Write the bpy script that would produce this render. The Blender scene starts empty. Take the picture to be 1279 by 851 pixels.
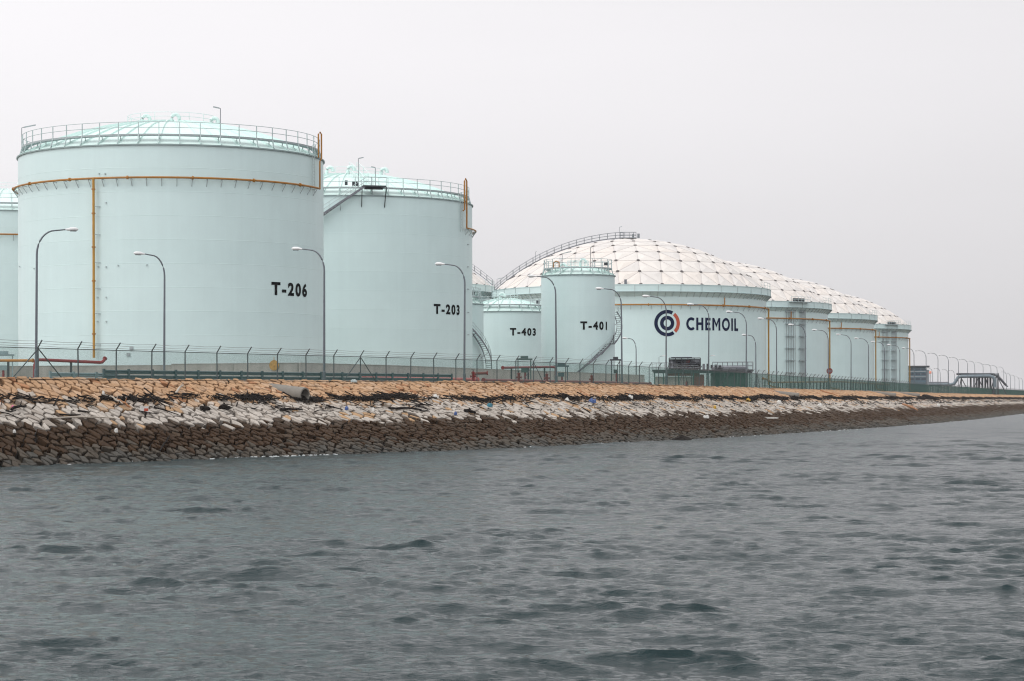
import bpy, math, random
import numpy as np
from mathutils import Vector, Matrix

random.seed(7)
rng = np.random.default_rng(11)
scene = bpy.context.scene
col = scene.collection
PI = math.pi
R_ = math.radians

# ------------------------------------------------------------------ camera
FPX = 2842.0                      # focal length in pixels of the 1279 px wide photograph
CAM_Z = 4.4                       # eye height above the sea, on a boat deck
ROLL = R_(0.15)
cam_d = bpy.data.cameras.new('camera')
cam_d.sensor_width = 36.0
cam_d.lens = 36.0 * FPX / 1279.0
cam_d.shift_y = 74.5 / 1279.0
cam_d.clip_start = 0.5
cam_d.clip_end = 30000
cam = bpy.data.objects.new('camera', cam_d)
cam.location = (0, 0, CAM_Z)
cam.rotation_euler = (PI / 2, ROLL, 0)
col.objects.link(cam)
scene.camera = cam

# ------------------------------------------------------------------ sky and light
SUN_EL, SUN_AZ = R_(50), R_(-128)          # azimuth from +Y, negative to the left
world = bpy.data.worlds.new('World')
scene.world = world
world.use_nodes = True
wn, wl = world.node_tree.nodes, world.node_tree.links
wn.clear()
w_out = wn.new('ShaderNodeOutputWorld')
w_bg = wn.new('ShaderNodeBackground')
w_bg.inputs['Strength'].default_value = 0.10
sky_t = wn.new('ShaderNodeTexSky')
sky_t.sky_type = 'NISHITA'
sky_t.sun_disc = False
sky_t.sun_elevation = SUN_EL
sky_t.sun_rotation = SUN_AZ
sky_t.dust_density = 6.0
sky_t.air_density = 1.5
hs = wn.new('ShaderNodeHueSaturation')
hs.inputs['Saturation'].default_value = 0.12
wl.new(sky_t.outputs[0], hs.inputs['Color'])
tc = wn.new('ShaderNodeTexCoord')
sep = wn.new('ShaderNodeSeparateXYZ')
wl.new(tc.outputs['Generated'], sep.inputs[0])
ramp = wn.new('ShaderNodeValToRGB')       # overcast deck: paler with height above the horizon
ramp.color_ramp.interpolation = 'EASE'
e = ramp.color_ramp.elements
e[0].position = 0.0
e[0].color = (0.725, 0.715, 0.73, 1)
e[1].position = 0.55
e[1].color = (0.925, 0.92, 0.94, 1)
m_ = ramp.color_ramp.elements.new(0.16)
m_.color = (0.895, 0.878, 0.902, 1)
wl.new(sep.outputs['Z'], ramp.inputs[0])
dotn = wn.new('ShaderNodeVectorMath')
dotn.operation = 'DOT_PRODUCT'
dotn.inputs[1].default_value = (math.sin(SUN_AZ), math.cos(SUN_AZ), 0)
wl.new(tc.outputs['Generated'], dotn.inputs[0])
mr = wn.new('ShaderNodeMapRange')         # thinner cloud towards the sun's side
mr.inputs['From Min'].default_value = -1
mr.inputs['From Max'].default_value = 1
mr.inputs['To Min'].default_value = 9.3
mr.inputs['To Max'].default_value = 17.6
wl.new(dotn.outputs['Value'], mr.inputs['Value'])
cn = wn.new('ShaderNodeTexNoise')
cn.inputs['Scale'].default_value = 3.0
cn.inputs['Detail'].default_value = 3.0
cmap = wn.new('ShaderNodeMapping')
cmap.inputs['Scale'].default_value = (1, 1, 3.5)
wl.new(tc.outputs['Generated'], cmap.inputs['Vector'])
wl.new(cmap.outputs[0], cn.inputs['Vector'])
cr = wn.new('ShaderNodeMapRange')
cr.inputs['To Min'].default_value = 0.94
cr.inputs['To Max'].default_value = 1.06
wl.new(cn.outputs['Fac'], cr.inputs['Value'])
mul = wn.new('ShaderNodeMath')
mul.operation = 'MULTIPLY'
zen = wn.new('ShaderNodeMapRange')        # an overcast deck is brightest overhead
zen.inputs['From Min'].default_value = 0.14
zen.inputs['From Max'].default_value = 1.0
zen.inputs['To Min'].default_value = 1.0
zen.inputs['To Max'].default_value = 1.15
wl.new(sep.outputs['Z'], zen.inputs['Value'])
mul0 = wn.new('ShaderNodeMath')
mul0.operation = 'MULTIPLY'
wl.new(mr.outputs[0], mul0.inputs[0])
wl.new(zen.outputs[0], mul0.inputs[1])
wl.new(mul0.outputs[0], mul.inputs[0])
wl.new(cr.outputs[0], mul.inputs[1])
scl = wn.new('ShaderNodeVectorMath')
scl.operation = 'SCALE'
wl.new(ramp.outputs['Color'], scl.inputs[0])
wl.new(mul.outputs[0], scl.inputs['Scale'])
mixw = wn.new('ShaderNodeMix')
mixw.data_type = 'RGBA'
mixw.inputs['Factor'].default_value = 0.9
wl.new(hs.outputs[0], mixw.inputs['A'])
wl.new(scl.outputs[0], mixw.inputs['B'])
wl.new(mixw.outputs['Result'], w_bg.inputs['Color'])
wl.new(w_bg.outputs[0], w_out.inputs['Surface'])

sun_d = bpy.data.lights.new('sun', 'SUN')
sun_d.energy = 0.8
sun_d.angle = R_(25)
sun_d.color = (1.0, 0.96, 0.91)
sun = bpy.data.objects.new('sun', sun_d)
sdir = Vector((math.sin(SUN_AZ) * math.cos(SUN_EL), math.cos(SUN_AZ) * math.cos(SUN_EL), math.sin(SUN_EL)))
sun.rotation_euler = sdir.to_track_quat('Z', 'Y').to_euler()
sun.location = (-60, 60, 120)
col.objects.link(sun)

scene.view_settings.view_transform = 'Standard'
scene.view_settings.look = 'None'
scene.view_settings.exposure = 0.0
scene.view_settings.gamma = 1.0
scene.view_settings.use_curve_mapping = False
scene.cycles.use_denoising = True
scene.cycles.denoising_prefilter = 'ACCURATE'
scene.cycles.filter_width = 1.15
scene.cycles.max_bounces = 6
scene.cycles.diffuse_bounces = 3
scene.cycles.glossy_bounces = 3
scene.cycles.transparent_max_bounces = 8
scene.cycles.volume_bounces = 1


# ------------------------------------------------------------------ helpers
def at(x, y, d):
    """point seen at photograph pixel x, y at depth d (metres along +Y)"""
    u, v = x - 639.5, 500.0 - y
    c, s = math.cos(ROLL), math.sin(ROLL)
    return Vector(((u * c + v * s) / FPX * d, d, CAM_Z + (-u * s + v * c) / FPX * d))


def proj(p):
    c, s = math.cos(ROLL), math.sin(ROLL)
    u0, v0 = p[0] / p[1] * FPX, (p[2] - CAM_Z) / p[1] * FPX
    return 639.5 + u0 * c - v0 * s, 500.0 - (u0 * s + v0 * c)


def tag(o, label=None, cat=None, group=None, kind=None):
    if label: o['label'] = label
    if cat: o['category'] = cat
    if group: o['group'] = group
    if kind: o['kind'] = kind
    return o


def link(name, mesh, parent=None, loc=None, rz=None):
    o = bpy.data.objects.new(name, mesh)
    col.objects.link(o)
    if parent is not None:
        o.parent = parent
    if loc is not None:
        o.location = loc
    if rz is not None:
        o.rotation_euler = (0, 0, rz)
    return o


def empty(name, loc, rz=0.0):
    o = bpy.data.objects.new(name, None)
    o.empty_display_size = 0.5
    o.location = loc
    o.rotation_euler = (0, 0, rz)
    col.objects.link(o)
    return o


def frame_for(d):
    d = d.normalized()
    a = Vector((0, 0, 1)) if abs(d.z) < 0.95 else Vector((1, 0, 0))
    u = d.cross(a).normalized()
    return u, d.cross(u).normalized()


class MB:
    def __init__(self):
        self.v, self.f, self.c = [], [], None

    def add(self, vs, fs):
        b = len(self.v)
        self.v.extend([tuple(p) for p in vs])
        self.f.extend([tuple(i + b for i in f) for f in fs])
        return self

    def box(self, c, s, rz=0.0, mat=None):
        x, y, z = s[0] / 2, s[1] / 2, s[2] / 2
        M = mat if mat is not None else Matrix.Rotation(rz, 3, 'Z')
        c = Vector(c)
        vs = [c + M @ Vector(p) for p in ((-x, -y, -z), (x, -y, -z), (x, y, -z), (-x, y, -z), (-x, -y, z), (x, -y, z), (x, y, z), (-x, y, z))]
        return self.add(vs, [(0, 3, 2, 1), (4, 5, 6, 7), (0, 1, 5, 4), (1, 2, 6, 5), (2, 3, 7, 6), (3, 0, 4, 7)])

    def bar(self, a, b, w, h=None):
        """square bar from a to b"""
        return self.tube([a, b], w * 0.7071, 4, phase=PI / 4) if h is None else self.flat(a, b, w, h)

    def flat(self, a, b, w, h):
        a, b = Vector(a), Vector(b)
        u, n = frame_for(b - a)
        vs = []
        for p in (a, b):
            for i, j in ((-1, -1), (1, -1), (1, 1), (-1, 1)):
                vs.append(p + u * (i * w / 2) + n * (j * h / 2))
        return self.add(vs, [(0, 1, 2, 3), (7, 6, 5, 4), (0, 4, 5, 1), (1, 5, 6, 2), (2, 6, 7, 3), (3, 7, 4, 0)])

    def tube(self, pts, r, n=8, closed=False, phase=0.0, caps=True):
        pts = [Vector(p) for p in pts]
        m = len(pts)
        rs = r if isinstance(r, (list, tuple)) else [r] * m
        b = len(self.v)
        for i, p in enumerate(pts):
            if closed:
                t = pts[(i + 1) % m] - pts[i - 1]
            else:
                t = pts[min(i + 1, m - 1)] - pts[max(i - 1, 0)]
            u, w = frame_for(t)
            for k in range(n):
                a = phase + 2 * PI * k / n
                self.v.append(tuple(p + (u * math.cos(a) + w * math.sin(a)) * rs[i]))
        for i in range(m if closed else m - 1):
            i2 = (i + 1) % m
            for k in range(n):
                k2 = (k + 1) % n
                self.f.append((b + i * n + k, b + i2 * n + k, b + i2 * n + k2, b + i * n + k2))
        if caps and not closed:
            self.f.append(tuple(b + k for k in range(n)))
            self.f.append(tuple(b + (m - 1) * n + n - 1 - k for k in range(n)))
        return self

    def lathe(self, prof, n=96, a0=0.0, a1=None, closed_prof=False):
        """profile of (radius, z) turned about the z axis; angle 0 faces -Y, positive to +X"""
        full = a1 is None
        cols = n if full else n + 1
        b = len(self.v)
        m = len(prof)
        for j in range(cols):
            a = a0 + (2 * PI * j / n if full else (a1 - a0) * j / n)
            s, c = math.sin(a), -math.cos(a)
            for r, z in prof:
                self.v.append((r * s, r * c, z))
        for j in range(n):
            j2 = (j + 1) % cols
            for i in range(m if closed_prof else m - 1):
                i2 = (i + 1) % m
                self.f.append((b + j * m + i, b + j2 * m + i, b + j2 * m + i2, b + j * m + i2))
        return self

    def mesh(self, name, mat, smooth=False, uvR=None):
        me = bpy.data.meshes.new(name)
        me.from_pydata(self.v, [], self.f)
        me.materials.append(M[mat] if isinstance(mat, str) else mat)
        if smooth:
            me.shade_smooth()
            try:
                me.set_sharp_from_angle(angle=R_(38))
            except Exception:
                pass
        me.update()
        return me

    def build(self, name, mat, parent=None, smooth=False, loc=None, rz=None):
        return link(name, self.mesh(name, mat, smooth), parent, loc, rz)


def pol(r, a, z):
    return Vector((r * math.sin(a), -r * math.cos(a), z))


# ------------------------------------------------------------------ materials
M = {}


def mat(name, color, rough=0.6, metal=0.0, noise=0.0, scale=1.0, bump=0.0, spec=0.5, streak=0.0, coat=0.0):
    m = bpy.data.materials.new(name)
    m.use_nodes = True
    n, l = m.node_tree.nodes, m.node_tree.links
    b = n['Principled BSDF']
    b.inputs['Base Color'].default_value = (*color, 1)
    b.inputs['Roughness'].default_value = rough
    b.inputs['Metallic'].default_value = metal
    b.inputs['Specular IOR Level'].default_value = spec
    if noise or bump or streak:
        t = n.new('ShaderNodeTexCoord')
        tx = n.new('ShaderNodeTexNoise')
        tx.inputs['Scale'].default_value = scale
        tx.inputs['Detail'].default_value = 6
        tx.inputs['Roughness'].default_value = 0.6
        l.new(t.outputs['Object'], tx.inputs['Vector'])
        fac = tx.outputs['Fac']
        mrn = n.new('ShaderNodeMapRange')
        mrn.inputs['From Min'].default_value = 0.3
        mrn.inputs['From Max'].default_value = 0.7
        mrn.inputs['To Min'].default_value = 1 - noise
        mrn.inputs['To Max'].default_value = 1 + noise
        l.new(fac, mrn.inputs['Value'])
        val = mrn.outputs[0]
        if streak:
            mp = n.new('ShaderNodeMapping')
            mp.inputs['Scale'].default_value = (1.3, 1.3, 0.045)
            l.new(t.outputs['Object'], mp.inputs['Vector'])
            t2 = n.new('ShaderNodeTexNoise')
            t2.inputs['Scale'].default_value = 1.0
            t2.inputs['Detail'].default_value = 5
            t2.inputs['Roughness'].default_value = 0.62
            l.new(mp.outputs[0], t2.inputs['Vector'])
            m2 = n.new('ShaderNodeMapRange')
            m2.inputs['From Min'].default_value = 0.32
            m2.inputs['From Max'].default_value = 0.68
            m2.inputs['To Min'].default_value = 1 - streak
            m2.inputs['To Max'].default_value = 1 + streak * 0.5
            l.new(t2.outputs['Fac'], m2.inputs['Value'])
            mm = n.new('ShaderNodeMath')
            mm.operation = 'MULTIPLY'
            l.new(val, mm.inputs[0])
            l.new(m2.outputs[0], mm.inputs[1])
            val = mm.outputs[0]
        vs = n.new('ShaderNodeVectorMath')
        vs.operation = 'SCALE'
        vs.inputs[0].default_value = color
        l.new(val, vs.inputs['Scale'])
        l.new(vs.outputs[0], b.inputs['Base Color'])
        if bump:
            bp = n.new('ShaderNodeBump')
            bp.inputs['Strength'].default_value = bump
            bp.inputs['Distance'].default_value = 0.05
            l.new(fac, bp.inputs['Height'])
            l.new(bp.outputs[0], b.inputs['Normal'])
    M[name] = m
    return m


mat('mint_paint', (0.580, 0.722, 0.720), 0.42, noise=0.025, scale=0.35, streak=0.022)
mat('mint_course', (0.570, 0.713, 0.711), 0.42, noise=0.025, scale=0.35, streak=0.022)
mat('roof_paint', (0.64, 0.80, 0.765), 0.38, noise=0.03, scale=0.6)
mat('rail_paint', (0.42, 0.50, 0.50), 0.5, noise=0.05, scale=2)
mat('walk_steel', (0.33, 0.38, 0.39), 0.6, noise=0.08, scale=2)
mat('curb_shadow_steel', (0.24, 0.31, 0.31), 0.55)  # darker than the shell: the rim's shadow line put into the steel colour
mat('pale_rail', (0.62, 0.74, 0.72), 0.5)
mat('orange_paint', (0.34, 0.145, 0.016), 0.45, noise=0.15, scale=1.2)
mat('amber_paint', (0.40, 0.205, 0.022), 0.45, noise=0.12, scale=1.2)
mat('red_paint', (0.21, 0.016, 0.022), 0.4, noise=0.15, scale=2)
mat('hydrant_red', (0.17, 0.02, 0.022), 0.45, noise=0.2, scale=3)
mat('brick_red', (0.16, 0.035, 0.03), 0.6, noise=0.15, scale=2)
mat('pink_paint', (0.45, 0.12, 0.11), 0.55, noise=0.2, scale=2)
mat('black_letter', (0.006, 0.007, 0.008), 0.85, spec=0.1)
mat('navy_letter', (0.006, 0.012, 0.045), 0.8, spec=0.1)
mat('logo_red', (0.42, 0.06, 0.022), 0.45)
mat('dome_panel', (0.66, 0.625, 0.585), 0.42, noise=0.035, scale=0.5)
mat('dome_panel_grey', (0.615, 0.585, 0.555), 0.42, noise=0.05, scale=0.5)
mat('dome_panel_warm', (0.665, 0.615, 0.565), 0.42, noise=0.05, scale=0.5)
mat('dome_seam', (0.52, 0.485, 0.47), 0.5, noise=0.1, scale=2)
mat('dome_hub', (0.085, 0.075, 0.072), 0.55)
mat('galvanised', (0.20, 0.22, 0.235), 0.45, metal=0.35, noise=0.1, scale=3)
mat('lamp_pole', (0.125, 0.14, 0.16), 0.45, metal=0.3, noise=0.08, scale=2)
mat('lamp_white', (0.72, 0.73, 0.73), 0.4)
mat('fence_post', (0.062, 0.082, 0.085), 0.55, noise=0.1, scale=3)
mat('fence_green', (0.016, 0.088, 0.066), 0.55)
mat('barbed', (0.14, 0.155, 0.16), 0.5)
mat('rail_green', (0.052, 0.088, 0.10), 0.45, noise=0.15, scale=1.5)
mat('rail_light', (0.22, 0.30, 0.31), 0.45, noise=0.15, scale=1.5)
mat('concrete', (0.30, 0.30, 0.275), 0.85, noise=0.13, scale=0.8, bump=0.3, streak=0.16)
mat('pale_concrete', (0.43, 0.42, 0.385), 0.85, noise=0.12, scale=0.8, bump=0.3, streak=0.12)
mat('pipe_concrete', (0.195, 0.182, 0.16), 0.9, noise=0.16, scale=1.6, bump=0.4)
mat('pipe_bore_shade', (0.10, 0.095, 0.085), 0.95)  # darker copy of the pipe concrete: shade of the bore as colour
mat('dark_steel', (0.04, 0.045, 0.052), 0.5, metal=0.2, noise=0.15, scale=2)
mat('grey_steel', (0.16, 0.17, 0.19), 0.5, metal=0.2, noise=0.15, scale=2)
mat('pipe_blue_grey', (0.13, 0.17, 0.195), 0.45, noise=0.1, scale=1)
mat('green_steel', (0.045, 0.095, 0.085), 0.5, noise=0.15, scale=1)
mat('white_plastic', (0.62, 0.61, 0.58), 0.6, noise=0.2, scale=3)
mat('blue_plastic', (0.04, 0.085, 0.24), 0.5, noise=0.25, scale=3)
mat('cyan_plastic', (0.03, 0.16, 0.22), 0.5)
mat('yellow_plastic', (0.50, 0.30, 0.04), 0.5, noise=0.2, scale=3)
mat('pink_plastic', (0.55, 0.12, 0.25), 0.5)
mat('bleached_wood', (0.42, 0.37, 0.31), 0.85, noise=0.15, scale=4)
mat('tan_wood', (0.34, 0.16, 0.07), 0.85, noise=0.2, scale=4)
mat('dark_wood', (0.020, 0.017, 0.015), 0.95, noise=0.35, scale=3, spec=0.1)
mat('gravel', (0.24, 0.22, 0.19), 0.95, noise=0.2, scale=2.5, bump=0.4)
mat('asphalt', (0.055, 0.055, 0.056), 0.9, noise=0.2, scale=6, bump=0.3)
mat('bed_soil_shade', (0.022, 0.018, 0.015), 0.95, noise=0.3, scale=2)  # soil under the stones, darkened so its colour carries the gaps' shade
mat('glass_dark', (0.02, 0.035, 0.05), 0.08, spec=0.8)
mat('building_blue', (0.065, 0.115, 0.145), 0.5, noise=0.06, scale=1)
mat('building_pale', (0.24, 0.27, 0.29), 0.6, noise=0.06, scale=1)
mat('disc_yellow', (0.36, 0.21, 0.05), 0.7, noise=0.35, scale=3)
mat('beacon', (0.75, 0.28, 0.2), 0.4)


def attr_mat(name, rough, noise=0.25, scale=3.0, bump=0.6):
    m = bpy.data.materials.new(name)
    m.use_nodes = True
    n, l = m.node_tree.nodes, m.node_tree.links
    b = n['Principled BSDF']
    b.inputs['Roughness'].default_value = rough
    b.inputs['Specular IOR Level'].default_value = 0.12
    a = n.new('ShaderNodeAttribute')
    a.attribute_name = 'stone_colour'
    g = n.new('ShaderNodeNewGeometry')
    t = n.new('ShaderNodeTexNoise')
    t.inputs['Scale'].default_value = scale
    t.inputs['Detail'].default_value = 8
    t.inputs['Roughness'].default_value = 0.65
    l.new(g.outputs['Position'], t.inputs['Vector'])
    r = n.new('ShaderNodeMapRange')
    r.inputs['From Min'].default_value = 0.28
    r.inputs['From Max'].default_value = 0.72
    r.inputs['To Min'].default_value = 1 - noise
    r.inputs['To Max'].default_value = 1 + noise
    l.new(t.outputs['Fac'], r.inputs['Value'])
    v = n.new('ShaderNodeVectorMath')
    v.operation = 'SCALE'
    l.new(a.outputs['Color'], v.inputs[0])
    l.new(r.outputs[0], v.inputs['Scale'])
    l.new(v.outputs[0], b.inputs['Base Color'])
    bp = n.new('ShaderNodeBump')
    bp.inputs['Strength'].default_value = bump
    bp.inputs['Distance'].default_value = 0.12
    l.new(t.outputs['Fac'], bp.inputs['Height'])
    l.new(bp.outputs[0], b.inputs['Normal'])
    M[name] = m


attr_mat('stone', 0.8)


def water_material():
    m = bpy.data.materials.new('sea_water')
    m.use_nodes = True
    n, l = m.node_tree.nodes, m.node_tree.links
    b = n['Principled BSDF']
    b.inputs['Base Color'].default_value = (0.006, 0.021, 0.0235, 1)
    b.inputs['Roughness'].default_value = 0.07
    b.inputs['IOR'].default_value = 1.33
    g = n.new('ShaderNodeNewGeometry')
    mp = n.new('ShaderNodeMapping')
    mp.inputs['Rotation'].default_value = (0, 0, R_(-14))
    mp.inputs['Scale'].default_value = (0.62, 1.0, 1.0)
    l.new(g.outputs['Position'], mp.inputs['Vector'])
    n1 = n.new('ShaderNodeTexNoise')
    n1.inputs['Scale'].default_value = 4.0
    n1.inputs['Detail'].default_value = 7
    n1.inputs['Roughness'].default_value = 0.62
    n1.inputs['Distortion'].default_value = 0.3
    l.new(mp.outputs[0], n1.inputs['Vector'])
    bp = n.new('ShaderNodeBump')
    bp.inputs['Strength'].default_value = 1.0
    fa = n.new('ShaderNodeAttribute')       # ripples too fine for the mesh: more of them far away, where its cells are larger
    fa.attribute_name = 'far_water'
    fm = n.new('ShaderNodeMapRange')
    fm.inputs['To Min'].default_value = 0.10
    fm.inputs['To Max'].default_value = 0.26
    l.new(fa.outputs['Fac'], fm.inputs['Value'])
    l.new(fm.outputs[0], bp.inputs['Distance'])
    fr2 = n.new('ShaderNodeMapRange')
    fr2.inputs['To Min'].default_value = 0.07
    fr2.inputs['To Max'].default_value = 0.2
    l.new(fa.outputs['Fac'], fr2.inputs['Value'])
    l.new(fr2.outputs[0], b.inputs['Roughness'])
    b.inputs['Specular IOR Level'].default_value = 0.25
    l.new(n1.outputs['Fac'], bp.inputs['Height'])
    l.new(bp.outputs[0], b.inputs['Normal'])
    M['sea_water'] = m


water_material()
mat('foam', (0.52, 0.55, 0.55), 0.8, noise=0.15, scale=6)


# ------------------------------------------------------------------ plan of the shore
class Path:
    def __init__(self, pts, step=0.5):
        P = [Vector((p[0], p[1], 0)) for p in pts]
        P = [P[0] * 2 - P[1]] + P + [P[-1] * 2 - P[-2]]
        out = []
        for i in range(1, len(P) - 2):
            p0, p1, p2, p3 = P[i - 1:i + 3]
            for k in range(24):
                t = k / 24
                out.append(0.5 * ((2 * p1) + (p2 - p0) * t + (2 * p0 - 5 * p1 + 4 * p2 - p3) * t * t + (3 * p1 - p0 - 3 * p2 + p3) * t ** 3))
        out.append(P[-2])
        a = np.array([(p.x, p.y) for p in out])
        cum = np.concatenate([[0], np.cumsum(np.hypot(*np.diff(a, axis=0).T))])
        n = int(cum[-1] / step)
        self.S = np.linspace(0, cum[-1], n)
        xy = np.stack([np.interp(self.S, cum, a[:, 0]), np.interp(self.S, cum, a[:, 1])], 1)
        k = 25
        pad = np.concatenate([np.repeat(xy[:1], k, 0), xy, np.repeat(xy[-1:], k, 0)])
        ker = np.ones(2 * k + 1) / (2 * k + 1)
        sm = np.stack([np.convolve(pad[:, i], ker, 'valid') for i in (0, 1)], 1)
        sm[:k], sm[-k:] = xy[:k], xy[-k:]
        self.xy = sm
        T = np.gradient(sm, axis=0)
        self.T = T / np.hypot(T[:, 0], T[:, 1])[:, None]
        self.len = cum[-1]

    def pos(self, s, off=0.0, z=0.0):
        """off is metres towards the sea (right of the direction of travel)"""
        x, y = np.interp(s, self.S, self.xy[:, 0]), np.interp(s, self.S, self.xy[:, 1])
        tx, ty = np.interp(s, self.S, self.T[:, 0]), np.interp(s, self.S, self.T[:, 1])
        return Vector((x + ty * off, y - tx * off, z))

    def tan(self, s):
        return Vector((np.interp(s, self.S, self.T[:, 0]), np.interp(s, self.S, self.T[:, 1]), 0)).normalized()

    def near(self, x, y):
        i = int(np.argmin((self.xy[:, 0] - x) ** 2 + (self.xy[:, 1] - y) ** 2))
        d = np.array([x, y]) - self.xy[i]
        return float(self.S[i] + d @ self.T[i]), float(d[0] * self.T[i][1] - d[1] * self.T[i][0])

    def s_at_px(self, px, off=0.0):
        """arc length where the offset line is seen at photograph column px"""
        X = self.xy[:, 0] + self.T[:, 1] * off
        Y = self.xy[:, 1] - self.T[:, 0] * off
        u = 639.5 + X / Y * FPX
        return float(np.interp(px, u, self.S))


FENCE = Path([(-62, 122), (-53.5, 139), (-31.5, 183), (-23.2, 201), (-16.2, 215), (-6.4, 235), (4.9, 260), (16.5, 292), (28.3, 330), (38.6, 364),
              (66, 462), (190, 900), (253, 1120), (340, 1430)])
WATER = Path([(-60, 102), (-45, 129), (-34.2, 152), (-28.5, 163.5), (-20.4, 177.5), (-5.5, 197), (4.7, 219), (13.9, 241), (30.5, 279), (57.5, 355),
              (89.6, 455), (150.5, 669), (250, 1020), (353, 1380)])
FS = FENCE.S
_zc = np.interp(FENCE.xy[:, 1], [120, 183, 235, 292, 364, 700, 1430], [6.05, 6.12, 6.30, 6.32, 6.24, 6.12, 6.0])
_w = np.zeros(len(FS))
for i in range(len(FS)):
    d = WATER.xy - FENCE.xy[i]
    along = d @ FENCE.T[i]
    j = int(np.argmin(np.abs(along)))
    _w[i] = d[j][0] * FENCE.T[i][1] - d[j][1] * FENCE.T[i][0]
_w = np.convolve(np.pad(_w, 40, mode='edge'), np.ones(81) / 81, 'valid')


def zc(s): return float(np.interp(s, FS, _zc))
def wid(s): return float(np.interp(s, FS, _w))
def gz(x, y): return zc(FENCE.near(x, y)[0])


CREST = 1.0            # stones start this far seaward of the fence


def slope_z(s, q):
    w = wid(s)
    return zc(s) * (1 - (q - CREST) / (w - CREST)) if q > CREST else zc(s)


def slope_hit(px, py, lo=110.0, hi=1300.0):
    """where the ray through a photograph pixel meets the stone slope"""
    d = lo
    while d < hi:
        p = at(px, py, d)
        s, q = FENCE.near(p.x, p.y)
        if q < wid(s) + 3 and p.z <= slope_z(s, q) + 0.02:
            return p, s, q
        d += 0.25 + d * 0.0004
    return p, s, q


# ------------------------------------------------------------------ ground
def strip(name, off0, off1, z0, mname, s0=0.0, s1=None, step=4.0, kind='structure'):
    s1 = FENCE.len if s1 is None else s1
    mb = MB()
    n = int((s1 - s0) / step)
    for i in range(n + 1):
        s = s0 + (s1 - s0) * i / n
        for o in (off0, off1):
            p = FENCE.pos(s, o)
            mb.v.append((p.x, p.y, zc(s) + z0))
        if i:
            b = 2 * i
            mb.f.append((b - 2, b, b + 1, b - 1))
    return tag(mb.build(name, mname), kind=kind)


g = MB()
N = 120
for i in range(N + 1):
    s = FENCE.len * i / N
    a = FENCE.pos(s, 1.2)
    b = FENCE.pos(s, -60)
    for p in (a, b, b + Vector((-1800, 500, 0))):
        g.v.append((p.x, p.y, zc(s)))
    if i:
        k = 3 * i
        g.f += [(k - 3, k, k + 1, k - 2), (k - 2, k + 1, k + 2, k - 1)]
tag(g.build('ground', 'gravel'), kind='structure')
strip('road', -9.5, -3.2, 0.006, 'asphalt')


# ------------------------------------------------------------------ stone revetment
def colour_for(z, s, rnd):
    n1 = math.sin(s * 0.21) * 0.12 + math.sin(s * 0.53 + 1.3) * 0.08
    z = z + n1 + rnd.gauss(0, 0.21)
    j = rnd.uniform(0.87, 1.1)
    if z > 4.55:
        c = (0.435, 0.272, 0.158)
        r = rnd.random()
        if r < 0.06: c = (0.37, 0.19, 0.10)
        elif r < 0.3: c = (0.46, 0.31, 0.20)
    elif z > 4.05:
        c = (0.43, 0.30, 0.20) if rnd.random() < 0.55 else (0.44, 0.38, 0.32)
    elif z > 2.75:
        c = (0.43, 0.39, 0.345) if rnd.random() < 0.8 else (0.33, 0.29, 0.25)
        if rnd.random() < 0.08: c = (0.40, 0.26, 0.15)
    elif z > 2.5:
        c = (0.075, 0.055, 0.04)
    elif z > 1.0:
        c = (0.047, 0.027, 0.0145) if rnd.random() < 0.8 else (0.060, 0.040, 0.025)
    elif z > 0.35:
        c = (0.072, 0.060, 0.047)
    else:
        c = (0.066, 0.062, 0.054)
    return tuple(x * j for x in c)


def clip_poly(poly, mx, my, nx, ny):
    out = []
    m = len(poly)
    for i in range(m):
        ax, ay = poly[i]
        bx, by = poly[(i + 1) % m]
        da = (ax - mx) * nx + (ay - my) * ny
        db = (bx - mx) * nx + (by - my) * ny
        if da <= 0:
            out.append((ax, ay))
        if (da < 0 < db) or (db < 0 < da):
            t = da / (da - db)
            out.append((ax + (bx - ax) * t, ay + (by - ay) * t))
    return out


rev = empty('stone_revetment', (0, 0, 0))
tag(rev, kind='structure')


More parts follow.
